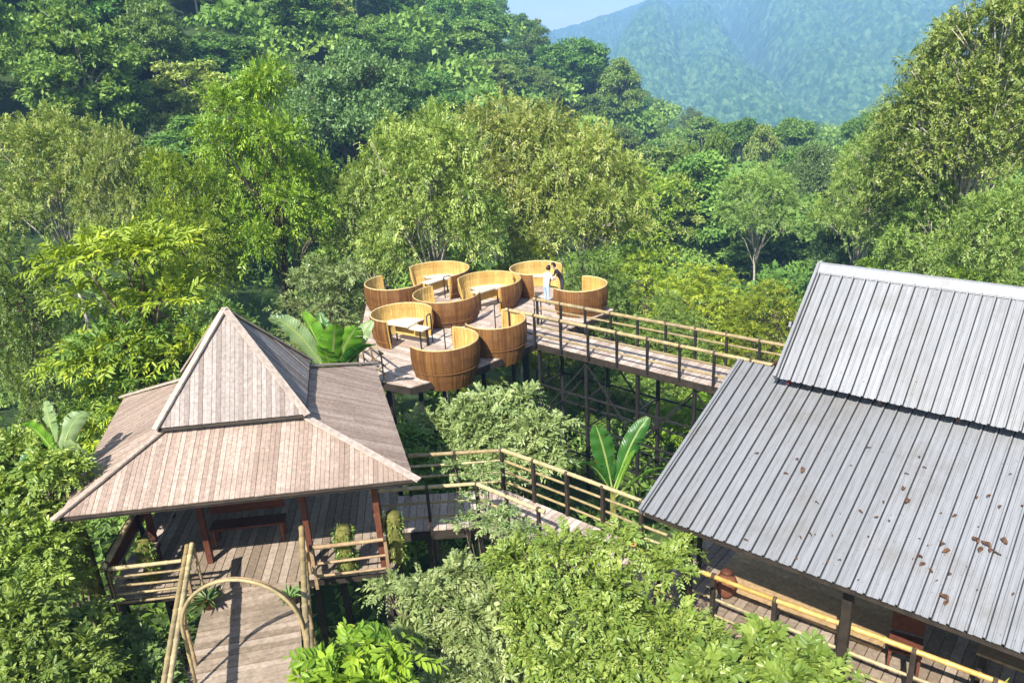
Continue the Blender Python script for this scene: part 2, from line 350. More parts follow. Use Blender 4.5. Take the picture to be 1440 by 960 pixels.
def fill_lobes(rg, lobes, n_tw, per, L, W, shell=(.55, 1.05), up=.6, hang=.0, spread=.16, flat=1.0, low=-.45):
    """twigs on the outside of every lobe, each with a spray of leaves"""
    lobes = np.asarray(lobes, float); w = (lobes[:, 3]*lobes[:, 4]+lobes[:, 3]*lobes[:, 5])
    k = rg.choice(len(lobes), n_tw, p=w/w.sum()); lb = lobes[k]
    d = unit(rg.normal(size=(n_tw*3, 3))); d = d[d[:, 2] > low][:n_tw]
    if len(d) < n_tw: d = np.resize(d, (n_tw, 3))
    rad = rg.uniform(*shell, size=(n_tw, 1))
    C = lb[:, :3]+d*rad*lb[:, 3:6]; tw_dir = unit(d*np.array([1, 1, .6*flat])+rg.normal(size=d.shape)*.5*np.array([1, 1, flat])+np.array([0, 0, -hang*.5]))
    tw_len = lb[:, 3:4]*spread*2.2
    t = rg.uniform(0, 1, (n_tw, per, 1)); off = rg.normal(size=(n_tw, per, 3))*np.array([1, 1, .55*flat])*lb[:, None, 3:4]*spread*.45
    P = C[:, None]+tw_dir[:, None]*tw_len[:, None]*t+off
    Dd = unit(tw_dir[:, None]*.6+rg.normal(size=P.shape)*.75+np.array([0, 0, -hang]))
    Nn = unit(rg.normal(size=P.shape)*.55+np.array([0, 0, up])+d[:, None]*.45)
    P = P.reshape(-1, 3); m = len(P); tint = np.clip(np.repeat(rg.uniform(0, 1, n_tw), per)*.55+rg.uniform(0, 1, m)*.45, 0, 1)
    ll = L*rg.uniform(.65, 1.3, m)
    return P, Dd.reshape(-1, 3), Nn.reshape(-1, 3), ll, ll*W/L*rg.uniform(.8, 1.2, m), tint
def sprays(rg, lobes, n, pairs, rl, L, W, up=.55, droop=.35, shell=(.35, 1.05), low=-.5, alt=True):
    """leafy shoots: leaflets in pairs along a drooping stalk, all lying in the stalk's own plane"""
    lobes = np.asarray(lobes, float); w = lobes[:, 3]**2; k = rg.choice(len(lobes), n, p=w/w.sum()); lb = lobes[k]
    d = unit(rg.normal(size=(n*3, 3))); d = np.resize(d[d[:, 2] > low], (n, 3))
    C = lb[:, :3]+d*rg.uniform(*shell, size=(n, 1))*lb[:, 3:6]
    a = unit(d+rg.normal(size=d.shape)*.45+np.array([0, 0, up])); r = rl*rg.uniform(.55, 1.35, (n, 1)); z = np.array([0, 0, 1.])
    s = unit(np.cross(a, z)+rg.normal(size=a.shape)*.3); m = 2*pairs+1; P = []; D = []; Nn = []; S = []
    for i in range(m):
        t = (i//2+1)/(pairs+1)*.85+.12 if i < m-1 else 1.0
        if alt and i < m-1: t += (.5/(pairs+1))*(i % 2)
        sg = 1 if i % 2 else -1; tn = unit(a-z*2*droop*t)
        P.append(C+a*r*t-z*droop*r*t*t); D.append(unit(s*sg*1.0*(i < m-1)+tn*(.75 if i < m-1 else 1)+rg.normal(size=a.shape)*.22)); nn = np.cross(s, tn); nn *= np.sign(nn[:, 2:3]+1e-9)
        Nn.append(unit(nn+rg.normal(size=a.shape)*.25)); S.append(np.full(n, 1-.35*abs(t-.55)))
    P, D, Nn = [np.stack(q, 1).reshape(-1, 3) for q in (P, D, Nn)]; S = np.stack(S, 1).ravel()*np.repeat(rg.uniform(.5, 1.5, n), m); q = len(P)
    T = np.clip(np.repeat(rg.uniform(0, 1, n), m)*.65+rg.uniform(0, 1, q)*.35, 0, 1); ll = L*S
    return P, D, Nn, ll, ll*W/L*rg.uniform(.85, 1.15, q), T
def sub(rg, lobes, k=5, f=.48):
    out = []
    for l in lobes:
        for i in range(k):
            d = unit(rg.normal(size=3)); d[2] = abs(d[2])*1.1-.25; r = f*rg.uniform(.75, 1.25)
            out.append((l[0]+d[0]*l[3]*.72, l[1]+d[1]*l[4]*.72, l[2]+d[2]*l[5]*.72, l[3]*r, l[4]*r, l[5]*r*.62))
    return out
def crown_mesh(name, parts, droop=.2, fine=False):
    P, D, Nn, L, W, T = [np.concatenate([p[i] for p in parts]) for i in range(6)]
    V, F, k = leaves(P, D, Nn, L, W, droop, fine); return np_mesh(name, V, F, np.repeat(T, k))
def limbs(rg, lobes, h0, r0, trunk_top, lean=.15, n=None, sub=4):
    mb = MB(); tp = [Vector((math.sin(i*1.7)*lean*i/4, math.cos(i*2.1)*lean*i/4, trunk_top*i/5)) for i in range(6)]
    tp[0] = Vector((0, 0, -1.5))
    mb.tube(tp, [r0*1.25]+[r0*(1-.1*i) for i in range(1, 6)], 8)
    L = sorted(lobes, key=lambda l: -l[2])[:n] if n else lobes
    for l in L:
        q = Vector(l[:3]); f = random.uniform(.45, 1.0); p = tp[0].lerp(tp[-1], f) if f < .99 else tp[-1]
        p = Vector((tp[-1].x*f, tp[-1].y*f, trunk_top*f))
        mid = p.lerp(q, .5)+Vector((random.uniform(-.2, .2), random.uniform(-.2, .2), .12*(q-p).length))
        mb.tube([p, mid, q], [r0*.42, r0*.26, r0*.10], 6)
        for _ in range(sub):
            e = q+Vector([random.uniform(-1, 1)*l[3]*.8, random.uniform(-1, 1)*l[3]*.8, random.uniform(-.2, .9)*l[5]])
            mb.tube([mid.lerp(q, .5), e], [r0*.16, r0*.05], 5)
    return mb
def lobes_ball(rg, n, R, H, zc, r0, r1, flat=.8, up=-.35):
    out = []
    for i in range(n):
        ph = i*2.39996+rg.uniform(-.3, .3); c = up+(1-up)*(i+.5)/n; s = math.sqrt(max(0, 1-c*c)); k = rg.uniform(.5, .8)
        r = rg.uniform(r0, r1); out.append((math.cos(ph)*s*R*k, math.sin(ph)*s*R*k, zc+c*H*k, r, r*rg.uniform(.85, 1.1), r*flat))
    return out
PROTO = {}
def proto(kind, H, R, lobes, leafmat, barkmat, spec, trunk_top, r0, droop=.2, fine=False, nl=None, extra=None):
    rg = np.random.default_rng(hash(kind) % 1000 if False else sum(map(ord, kind)))
    sp_ = spec.pop('spray', None)
    parts = [fill_lobes(rg, sub(rg, lobes), **spec) if not sp_ else sprays(rg, sub(rg, lobes), int(spec['n_tw']*sp_[0]), sp_[1], sp_[2], spec['L'], spec['W'], shell=(.45, 1.05), low=-.6)]
    if extra: parts.append(fill_lobes(rg, lobes, **extra))
    cm = crown_mesh(kind+'_crown', parts, droop, fine); cm.materials.append(M[leafmat])
    tb = limbs(rg, lobes, H, r0, trunk_top, n=nl); tm = tb.build('x', M[barkmat]); me = tm.data; bpy.data.objects.remove(tm); me.name = kind+'_trunk'
    me.polygons.foreach_set('use_smooth', np.ones(len(me.polygons), bool))
    PROTO[kind] = (H, R, cm, me)
g_ = np.random.default_rng(5)
def mk(kind, H, R, n, zc, hz, r0, r1, flat, leafmat, barkmat, n_tw, per, L, W, trunk_top, tr, up=.6, hang=0., spread=.16, lowcut=-.45, ups=-.35, droop=.2, shell=(.55, 1.05), fine=False, nl=None, spray=None):
    lb = lobes_ball(g_, n, R, hz, zc, r0, r1, flat, ups)
    proto(kind, H, R, lb, leafmat, barkmat, dict(n_tw=n_tw, per=per, L=L, W=W, up=up, hang=hang, spread=spread, low=lowcut, shell=shell, spray=spray), trunk_top, tr, droop, fine, nl)
mk('airy', 16, 6, 30, 10.5, 6.0, 1.2, 2.2, .7, 'leaf_olive', 'bark_pale', 5600, 8, .23, .09, 10, .2, up=.6, hang=.12, spread=.27, spray=(0.95, 4, 1.0))
mk('airy_gold', 16, 6, 28, 10.5, 6.0, 1.2, 2.2, .7, 'leaf_gold', 'bark_pale', 5600, 8, .23, .09, 10, .2, up=.6, hang=.12, spread=.27, spray=(0.95, 4, 1.0))
mk('feather', 14, 5, 30, 8.5, 6.0, 1.0, 1.8, .5, 'leaf_lime', 'bark', 4800, 9, .22, .075, 9, .18, up=.9, hang=.12, spread=.27, spray=(1.0, 4, 0.95))
mk('round', 14, 7, 24, 8.5, 6.0, 1.7, 2.5, .7, 'leaf_dark', 'bark', 6000, 7, .32, .17, 7, .35, up=.8, spread=.25, shell=(.75, 1.05))
mk('big', 20, 6.5, 44, 12.5, 8.5, 1.2, 2.3, .8, 'leaf_olive', 'bark_pale', 7600, 8, .20, .105, 14, .28, up=.6, hang=.12, spread=.25, spray=(0.95, 4, 0.9))
mk('bush', 7, 4.5, 20, 3.6, 3.4, 1.0, 1.7, .7, 'leaf_mid', 'bark', 4600, 7, .22, .095, 3, .12, up=.7, hang=.12, spread=.24, ups=-.5, spray=(0.9, 3, 0.6))
mk('bush_olive', 7, 4.5, 22, 3.6, 3.4, 1.0, 1.7, .65, 'leaf_lime', 'bark', 4800, 7, .21, .08, 3, .12, up=.7, hang=.15, spread=.25, ups=-.5, spray=(0.9, 3, 0.65))
mk('bush_grey', 7, 4.5, 22, 3.6, 3.4, 1.0, 1.7, .7, 'leaf_grey', 'bark', 4600, 7, .22, .09, 3, .12, up=.7, hang=.15, spread=.25, ups=-.5, spray=(0.9, 3, 0.65))
for nm_, lm_, sd_ in (('bush', 'leaf_mid', .09), ('bush_olive', 'leaf_lime', .075), ('bush_grey', 'leaf_grey', .085)):
    mk('tall_'+nm_, 14, 4.5, 44, 6.6, 6.9, .9, 1.6, .8, lm_, 'bark', 5600, 7, .21, sd_, 10, .14, up=.7, hang=.12, ups=-.85, spray=(.9, 3, .65))
mk('hill_a', 14, 5.5, 20, 7.6, 6.2, 1.6, 2.4, .75, 'leaf_hill', 'bark_pale', 3000, 7, .46, .27, 8, .22, up=.8, ups=-.7, spread=.26, shell=(.7, 1.05))
mk('hill_b', 15, 4.5, 24, 8.2, 7.0, 1.3, 2.1, .8, 'leaf_hill', 'bark_pale', 3000, 7, .44, .25, 9, .2, up=.7, ups=-.7, spread=.28, shell=(.7, 1.05))
mk('hill_c', 13, 6, 24, 7.0, 6.0, 1.5, 2.2, .55, 'leaf_mid', 'bark_pale', 3200, 7, .44, .22, 8, .2, up=.8, ups=-.7, spread=.3)
mk('hill_d', 15, 5, 24, 8.2, 7.0, 1.2, 2.0, .75, 'leaf_olive', 'bark_pale', 3000, 7, .42, .2, 9, .2, up=.6, hang=.15, ups=-.7, spread=.24)

mk('hill_e', 13, 5, 26, 7.2, 6.2, 1.3, 2.1, .6, 'leaf_lime', 'bark_pale', 3000, 7, .38, .18, 8, .2, up=.8, ups=-.7, spread=.26)
mk('hill_t', 18, 3.6, 12, 14.2, 3.6, 1.1, 1.8, .7, 'leaf_hill', 'bark_pale', 1700, 7, .40, .2, 13.5, .24, up=.7, ups=-.3, spread=.28)

def tree(name, label, cat, kind, x, y, top, halfw, group=None, zb=None, rz=None):
    zb = gz(x, y) if zb is None else zb
    if kind.startswith('bush') and (top-zb)/7 > 1.35*halfw/4.5: kind = 'tall_'+kind
    H, R, cm, tm = PROTO[kind]
    t = thing(name, label, cat, (x, y, zb), random.uniform(0, 6.28) if rz is None else rz, group)
    t.scale = (halfw/R, halfw/R, max(top-zb, 2)/H)
    o = link('crown', cm, t); link('trunk', tm, t)
    return t
def tree_px(name, label, cat, kind, px, pytop, dist, hw_px, group=None):
    p = at_y(px, pytop, dist); return tree(name, label, cat, kind, p.x, p.y, p.z, hw_px*dist/FPX, group)

# trees that one can tell apart
T = [
 ('tree', 'airy olive tree with thin pale trunk rising right behind the round booths', 'airy', 588, 128, 35.3, 105),
 ('tree', 'broad olive yellow tree crown behind the middle of the booth deck', 'airy_gold', 715, 118, 45, 120),
 ('tree', 'golden olive tree at the right shoulder of the tree mass behind the booths', 'airy_gold', 815, 160, 42, 95),
 ('tree', 'small pale olive tree between the dark domed tree and the booth deck', 'airy', 505, 205, 37, 75),
 ('tree', 'tall yellow green tree with feathery sprays above the pavilion peak', 'feather', 350, 92, 36, 105),
 ('tree', 'green feathery tree on the left flank of the tall yellow green tree', 'feather', 235, 215, 33, 80),
 ('tree', 'big dark green domed tree on the slope above the pale olive tree', 'round', 490, 72, 82, 100),
 ('tree', 'smaller dark green domed tree adjoining the left of the big domed one', 'round', 415, 88, 88, 70),
 ('tree', 'yellow olive tree at the left edge of the photo halfway up', 'airy', 40, 135, 44, 95),
 ('tree', 'pale straw coloured tree beside the yellow olive tree at the left edge', 'airy_gold', 140, 165, 42, 65),
 ('tree', 'dark shaded tree at the left edge beside the lime layered tree', 'bush', -5, 285, 25, 75),
 ('tree', 'tree with bright leaves rising on the hillside in the upper left corner', 'hill_c', 140, 60, 105, 75),
 ('tree', 'leafy green tree at the upper left border of the hillside', 'hill_b', 30, 20, 115, 70),
 ('tree', 'reddish tipped tree on the slope right above the tall yellow green tree', 'hill_d', 255, 70, 85, 70),
 ('tree', 'full round tree on the upper hillside above the big dark domed tree', 'hill_a', 290, 40, 108, 62),
 ('tree', 'rounded pale green tree high on the hillside below the ridge', 'hill_a', 640, 22, 170, 50),
 ('tree', 'domed tree on the descending ridge against the blue mountain', 'hill_a', 800, 45, 190, 48),
 ('tree', 'grey green tree at the edge of the ridge just left of the valley', 'hill_d', 868, 70, 185, 35),
 ('tree', 'bright green cone topped tree in the valley below the far mountain', 'hill_c', 995, 178, 88, 45),
 ('tree', 'pale grey green tree below the bright cone topped tree', 'hill_d', 945, 225, 80, 55),
 ('tree', 'flat topped tree standing out alone before the valley mouth', 'hill_d', 1078, 160, 125, 32),
 ('tree', 'valley tree with forked pale trunk showing beneath its crown', 'airy', 1070, 225, 68, 60),
 ('tree', 'dark leaved tree right of the tree with the forked trunk', 'round', 1150, 205, 85, 55),
 ('tree', 'dull dark green rounded tree directly behind the metal roof ridge', 'round', 1190, 300, 56, 45),
 ('tree', 'tallest olive tree at the right edge reaching the top of the photo', 'big', 1405, -70, 37, 130),
 ('tree', 'olive tree sloping down from the tallest tree toward the valley', 'big', 1290, 95, 43, 80),
 ('tree', 'low yellow green tree at the valley end of the right hand trees', 'airy', 1225, 180, 52, 60),
 ('tree', 'thick leaved tree above the right end of the metal roof ridge', 'big', 1330, 215, 38, 85),
 ('tree', 'leafy tree at the right edge just above the metal roof', 'airy', 1440, 240, 30, 90),
]
for nm, lab, kd, px, py, D, hw in T: tree_px(nm, lab, 'tree', kd, px, py, D, hw)
B = [
 ('grey leaved bush between the pavilion peak and the booth deck', 'bush_grey', 455, 325, 32, 90),
 ('green bush behind the far end of the booth bridge', 'bush_olive', 905, 315, 42, 85),
 ('lime green bush behind the middle of the booth bridge railing', 'bush_olive', 1000, 345, 36, 95),
 ('lime green bush behind the left corner of the upper metal roof', 'bush_olive', 1095, 365, 33, 80),
 ('shaded bush below the lime bushes next to the booth bridge', 'bush', 940, 400, 31, 80),
 ('green bush over the upper metal roof ridge near its left end', 'bush_olive', 1240, 330, 40, 65),
 ('leafy bush behind the metal roof ridge near the right edge', 'bush_olive', 1380, 345, 30, 85),
 ('dark bush low between the layered tree and the feathery tree', 'bush', 300, 380, 27, 80),
 ('olive bush directly behind the rear booth and its plank table', 'bush_olive', 640, 312, 39, 75),
 ('olive bush behind the back middle booth and the visitors', 'bush_olive', 745, 300, 39, 80),
 ('green bush behind the rightmost booth', 'bush', 845, 325, 36, 70),
 ('dark bush under the left end of the booth deck', 'bush', 470, 430, 31, 80),
 ('bush filling the gap behind the trestle posts', 'bush', 880, 520, 29, 90),
 ('bush under the bridge close to the lower metal roof edge', 'bush_olive', 990, 545, 25, 80),
]
for lab, kd, px, py, D, hw in B: tree_px('bush', lab, 'bush', kd, px, py, D, hw)

# hillside trees nobody can tell apart, kind by kind
HL = {'hill_e': 'yellow green forest tree on the green hillside', 'hill_t': 'slender tree on a tall bare pale trunk on the green hillside', 'hill_a': 'dense round crowned forest tree on the green hillside', 'hill_b': 'tall narrow forest tree on the green hillside',
      'hill_c': 'spreading bright green forest tree on the green hillside', 'hill_d': 'loose olive green forest tree on the green hillside'}
placed = []
cnt = 0; rs = random.Random(3)
for _ in range(6000):
    if cnt >= 262: break
    D = 62+ (rs.random()**1.25)*330; px = rs.uniform(-120, 1260); x = (px-720)/FPX*D*1.05
    if D < 90 and 350 < px < 900: continue
    if D < 75: continue
    if any((x-a)**2+(D-b)**2 < (3.4+D*.022)**2 for a, b in placed): continue
    placed.append((x, D)); cnt += 1
    kd = rs.choices(['hill_a', 'hill_b', 'hill_c', 'hill_d', 'hill_e', 'hill_t'], [3, 3, 2.2, 1.5, 1.3, 1.0])[0]
    if kd == 'hill_t' and D > 150: kd = 'hill_b'
    h = rs.uniform(9, 16) if kd != 'hill_t' else rs.uniform(16, 20); tree('forest_tree', HL[kd], 'tree', kd, x, D, gz(x, D)+h, rs.uniform(3.4, 6.4)*(.62 if kd == 'hill_t' else 1), 'trees covering the hillside')

# the wood beyond and between them, one mass
def far_wood():
    rg = np.random.default_rng(21); pr = []
    for k in range(4):
        lb = lobes_ball(rg, 9, 4.6, 4.2, 5.5, 1.7, 2.6, .8, -.3); pr.append(fill_lobes(rg, sub(rg, lb, 3, .55), 190, 3, .95, .6, spread=.3, shell=(.8, 1.05)))
    P, D, Nn, L, W, T = [[] for _ in range(6)]
    low = []
    for k in range(3):
        lb = lobes_ball(rg, 8, 2.6, 2.4, 2.2, 1.0, 1.6, .7, -.2); low.append(fill_lobes(rg, sub(rg, lb, 4, .5), 330, 5, .42, .2, spread=.28, shell=(.8, 1.05)))
    for i_ in range(2150):
        if i_ < 1550: d = 110+rg.random()**1.0*940
        else: d = 58+rg.random()**1.2*240
        px = rg.uniform(-150, 1600); x = (px-720)/FPX*d*1.05; z = gz(x, d)
        p = pr[rg.integers(4)] if i_ < 1550 else low[rg.integers(3)]
        a = rg.uniform(0, 6.28); c, s = math.cos(a), math.sin(a); Rm = np.array([[c, -s, 0], [s, c, 0], [0, 0, 1]]); k = rg.uniform(.75, 1.3)
        P.append(p[0]@Rm.T*k+np.array([x, d, z])); D.append(p[1]@Rm.T); Nn.append(p[2]@Rm.T); L.append(p[3]*k); W.append(p[4]*k)
        T.append(np.clip(p[5]*.35+rg.uniform(0, .75), 0, 1))
    V, F, k = leaves(*[np.concatenate(q) for q in (P, D, Nn, L, W)]); 
    o = link('distant_forest', np_mesh('distant_forest', V, F, np.repeat(np.concatenate(T), k)), None, M['leaf_hill'])
    tag(o, 'thick distant forest filling the ridge and valley behind the nearer trees', 'forest', kind='stuff')
far_wood()
def undergrowth():
    rg = np.random.default_rng(8); lb = []
    for i_ in range(1350):
        y = 5+rg.random()**1.3*85 if i_ < 900 else rg.uniform(10, 33); x = rg.uniform(-.85, .85)*(y+6)
        if y < 6.5 and abs(x) < 2.5: continue
        z = gz(x, y); r = rg.uniform(.5, 1.1)*(1+y*.018)
        if (-9 < x < -1.5 and y < 18) or (x > .5 and y < 17): z -= .5; r = min(r, .9)
        lb.append((x, y, z+.15, r, r, r*.8))
    near = [l for l in lb if l[1] < 32]; far = [l for l in lb if l[1] >= 32]
    parts = [fill_lobes(rg, near, 9500, 7, .26, .11, low=-.1), fill_lobes(rg, far, 5000, 6, .5, .24, low=-.1)]
    o = link('undergrowth', crown_mesh('undergrowth', parts), None, M['leaf_mid'])
    tag(o, 'low leafy undergrowth covering the slope beneath the decks and trees', 'undergrowth', kind='stuff')
undergrowth()

# layered lime tree left behind the pavilion
def tiered(name, label, base, top, R, leafmat, tiers=6, seed=4, L=.21, W=.055, n_tw=2300, tier_r=(.8, 1.35)):
    rg = np.random.default_rng(seed); t = thing(name, label, 'tree', base); H = top-base[2]; lb = []
    for i in range(tiers*4):
        f = (i//4+.5)/tiers; z = H*(.28+.70*f); ph = i*2.4+rg.uniform(-.4, .4); rr = R*math.sqrt(max(.05, 1-max(0, f-.35)**2/.46))*rg.uniform(.35, .92)
        r = rg.uniform(*tier_r)*.72; lb.append((math.cos(ph)*rr, math.sin(ph)*rr, z-rr*.2, r, r, .13))
    parts = [sprays(rg, lb, int(n_tw*.9), 5, .55, L*.9, W, up=.12, droop=.22, shell=(.3, 1.05), low=-.3)]
    link('crown', crown_mesh('layered_crown', parts, .25, True), t, M[leafmat])
    mb = limbs(rg, lb, H, .13, H*.8, sub=1); mb.build('trunk', M['bark'], t, True)
    return t
p = at_y(165, 298, 18.6); tiered('tree', 'lime green tree with flat layered boughs left behind the pavilion', (p.x-.1, 18.8, gz(p.x, 18.8)), p.z, 2.25, 'leaf_lime')
p = at_y(215, 455, 17.9); tiered('tree', 'small dark layered tree touching the back left corner of the pavilion roof', (p.x-.9, 18.6, gz(p.x, 18.6)), p.z+.2, 1.7, 'leaf_mid', 6, 9, n_tw=1400)

# near shrubs: each its own crown of leaves on many thin stems
def shrub(name, label, base, lobes, leafmat, n_tw, per, L, W, seed=1, rl=.3, up=.7, hang=.15, spread=.22, cat='shrub', fine=True, stem=.03, shell=(.5, 1.05), barkmat='bark', low=-.3, droop=.2):
    rg = np.random.default_rng(seed); t = thing(name, label, cat, base); b = Vector(base)
    lb = [tuple(Vector(l[:3])-b)+tuple(l[3:]) for l in lobes]
    link('foliage', crown_mesh('foliage', [sprays(rg, sub(rg, lb, 5, .55), n_tw, per, rl, L, W, up=.5, shell=(.2, 1.05))], droop, fine), t, M[leafmat])
    mb = MB()
    for l in lb:
        q = Vector(l[:3]); mb.tube([Vector((random.uniform(-.2, .2), random.uniform(-.2, .2), -.4)), q*.5+Vector((q.x*-.12, q.y*-.12, .2)), q], [stem*1.4, stem, stem*.5], 6)
        for _ in range(4):
            e = q+Vector([random.uniform(-1, 1)*l[3], random.uniform(-1, 1)*l[4], random.uniform(-.3, 1)*l[5]])*.9
            mb.tube([q*.85, e], [stem*.5, stem*.15], 5)
    mb.build('stems', M[barkmat], t, True); return t
def lobe_px(px, py, y, r, fl=.75): p = at_y(px, py, y); return (p.x, p.y, p.z, r, r, r*fl)
# big front shrub between the camera and the walkway
gb = (1.3, 9.2, gz(1.3, 9.2))
fl = [lobe_px(*a) for a in ((865, 758, 9.9, .33), (800, 785, 9.7, .40), (730, 802, 9.6, .40), (925, 800, 9.5, .34), (948, 782, 9.9, .24), (760, 862, 9, .48), (850, 848, 9, .46), (930, 882, 8.7, .40), (985, 918, 8.4, .36), (880, 930, 8.3, .46), (790, 930, 8.3, .48), (950, 975, 7.9, .46), (850, 1000, 7.7, .5))]
shrub('shrub', 'big bright green sapling rising in front of the walkway railing', gb, fl, 'leaf_near', 2600, 5, .080, .036, 2, rl=.32)
fl = [lobe_px(*a) for a in ((600, 838, 9.6, .34), (650, 818, 9.8, .28), (660, 882, 9.1, .40), (600, 897, 9, .34), (690, 942, 8.5, .42), (552, 832, 9.7, .17), (630, 962, 8.3, .38), (705, 850, 9.4, .32))]
shrub('shrub', 'grey green small leaved shrub beside the dark gap under the pavilion floor', (-.6, 9.2, gz(-.6, 9.2)), fl, 'leaf_grey', 1500, 5, .08, .033, 3, rl=.3)
fl = [lobe_px(500, 930, 7.9, .34), lobe_px(450, 955, 7.7, .22), lobe_px(560, 950, 7.7, .26), lobe_px(500, 990, 7.4, .4), lobe_px(545, 905, 8.0, .16)]
shrub('shrub', 'yellow green large leaved shrub at the bottom edge beside the footbridge', (-1.7, 7.7, gz(-1.7, 7.7)), fl, 'leaf_lime', 190, 5, .15, .062, 4, rl=.4, stem=.018)
fl = [lobe_px(1075, 925, 8.0, .28), lobe_px(1130, 945, 7.7, .26), lobe_px(1170, 965, 7.5, .2), lobe_px(1010, 960, 7.6, .34), lobe_px(1110, 985, 7.3, .36)]
shrub('shrub', 'broad leaved light green shrub at the bottom edge below the gold bamboo rail', (2.8, 7.6, gz(2.8, 7.6)), fl, 'leaf_near', 360, 4, .125, .065, 6, rl=.34, stem=.02)
fl = [lobe_px(*a) for a in ((664, 705, 13.5, .16), (685, 665, 14.3, .2), (652, 735, 13.2, .2), (705, 735, 12.6, .24), (735, 745, 12.2, .22), (640, 660, 14.6, .14))]
shrub('climbing_plant', 'thin climbing plant growing over the railing at the walkway bend', (-.7, 13.4, gz(-.7, 13.4)), fl, 'leaf_grey', 330, 4, .075, .034, 23, rl=.3, stem=.014, cat='plant')
# shrub behind the walkway bend
fl = [lobe_px(*a) for a in ((690, 608, 18.6, .8), (630, 625, 18.6, .65), (745, 615, 18.4, .65), (700, 570, 19.2, .55), (760, 645, 18, .5), (600, 598, 19, .38), (660, 655, 17.8, .65), (720, 655, 17.6, .65), (772, 600, 18.6, .34), (650, 578, 19, .35), (735, 560, 19.3, .3))]
shrub('shrub', 'pale green shrub under the front booths behind the walkway bend', (-.4, 18.6, gz(-.4, 18.6)), fl, 'leaf_grey', 3000, 5, .125, .052, 7, rl=.5)
fl = [lobe_px(590, 660, 17, .45), lobe_px(575, 625, 18, .4), lobe_px(620, 685, 16.6, .45)]
shrub('shrub', 'dark shrub tucked behind the right corner of the pavilion roof', (-2.2, 17.3, gz(-2.2, 17.3)), fl, 'leaf_mid', 600, 5, .13, .06, 17, rl=.4)
# left foreground
for lab, sd, mat, lobs, n in [
  ('light green shrub at the left edge level with the pavilion eave', 8, 'leaf_near', [(5, 650, 13, .6), (50, 705, 12.6, .5), (10, 710, 12.4, .65), (105, 668, 14.5, .3), (85, 668, 12.3, .34), (60, 655, 12.2, .26)], 1100),
  ('bright green shrub at the left edge below the pavilion eave', 9, 'leaf_near', [(30, 760, 11.6, .75), (70, 785, 11.4, .42), (10, 820, 10.8, .7), (60, 840, 10.8, .55)], 1100),
  ('dark green shrub in the bottom left corner', 10, 'leaf_mid', [(40, 890, 9.8, .65), (100, 895, 10.2, .5), (20, 960, 9, .7), (110, 950, 9.4, .6)], 1100),
  ('shaded broad leaved shrub under the bamboo railing left of the footbridge', 11, 'leaf_dark', [(165, 925, 10.9, .42), (205, 930, 10.6, .4), (190, 965, 10, .5), (218, 985, 9.6, .4)], 800)]:
    L_ = [lobe_px(a, b, c, d) for a, b, c, d in lobs]; bx = sum(l[0] for l in L_)/len(L_); by = sum(l[1] for l in L_)/len(L_)
    shrub('shrub', lab, (bx, by, gz(bx, by)), L_, mat, int(n*1.5), 5, (.10 if sd != 11 else .15), (.046 if sd != 11 else .075), sd, rl=.36)

# banana plants
def blade(parent, top, q, w, bow, mat, torn=.12):
    """one banana leaf: folded blade, wavy and torn between the side veins, with its own midrib"""
    ax_ = (q-top).normalized(); L = (q-top).length; side = Vector((1, random.uniform(-.5, .5), random.uniform(-.3, .3))); side = side-ax_*side.dot(ax_)
    if side.length < .3: side = ax_.cross(Vector((0, 0, 1)))
    side.normalize(); face = side.cross(ax_); tw = random.uniform(-.6, .6); n = 46; vs = []; fs = []; uv = []; mid = []
    fold = random.uniform(.1, .35)
    def cen(f): return top.lerp(q, f)+Vector((0, 0, bow*L*math.sin(math.pi*f)*.6-.10*L*f**3))
    tear = [[random.uniform(-1, 1) for _ in range(n+1)] for _ in (0, 1)]
    for sgn in (0, 1):
        cut = 0.0
        for i in range(n):
            f0, f1 = .14+.86*i/n, .14+.86*(i+1)/n
            if random.random() < torn*.5: cut = random.uniform(.02, .05)
            def wd(f): t = (f-.14)/.86; return w*.5*max(.03, math.sin(math.pi*min(1, t*.9+.07))**.62)
            b = len(vs); sg = 1 if sgn else -1
            for f, sh in ((f0, cut), (f1, 0)):
                qd = Quaternion(ax_, tw*f); sd = (qd @ side)*sg; up = qd @ face; c = cen(f); W = wd(f)
                for k in range(4):
                    a = k/3; fr = f+sh*a*a; c2 = cen(min(1, fr)); wav = .035*math.sin(f*31+sgn)*a
                    vs.append(c2+sd*W*a*(1-.2*fold*a)+up*(W*fold*a-W*.45*a*a+wav*W*2)+ax_*W*.2*a); uv.append((a*sg, f, 0))
            cut *= .0
            for k in range(3): fs.append((b+k, b+k+1, b+5+k, b+4+k) if sgn else (b+k+1, b+k, b+4+k, b+5+k))
    mb = MB(); mb.add(vs, fs); o = mb.build('leaf', mat, parent, True); a = o.data.attributes.new('blade', 'FLOAT_VECTOR', 'POINT'); a.data.foreach_set('vector', np.array(uv, np.float32).ravel())
    mb = MB(); mb.tube([cen(i/12)-face*.012 for i in range(13)], [.028*(1-.8*i/12) for i in range(13)], 6); mb.build('midrib', M['midrib'], o, True)
def banana(label, base, leafs, H=2.0, mats=('banana',)):
    """leafs: (tip point world, width, bow) -> blades from the top of a fleshy stem"""
    t = thing('banana_plant', label, 'banana plant', base); b = Vector(base); top = Vector((0, 0, H))
    mb = MB(); mb.tube([(0, 0, -.3), (0, 0, H*.5), top], [.13, .11, .07], 10); mb.build('stem', M['moss'], t, True)
    for i, (tip, w, bow) in enumerate(leafs): blade(t, top+Vector((random.uniform(-.05, .05), random.uniform(-.05, .05), random.uniform(-.25, 0))), Vector(tip)-b, w, bow, M[mats[i % len(mats)]])
def P3(px, py, y): return tuple(at_y(px, py, y))
bz = gz(-5.9, 22.0)
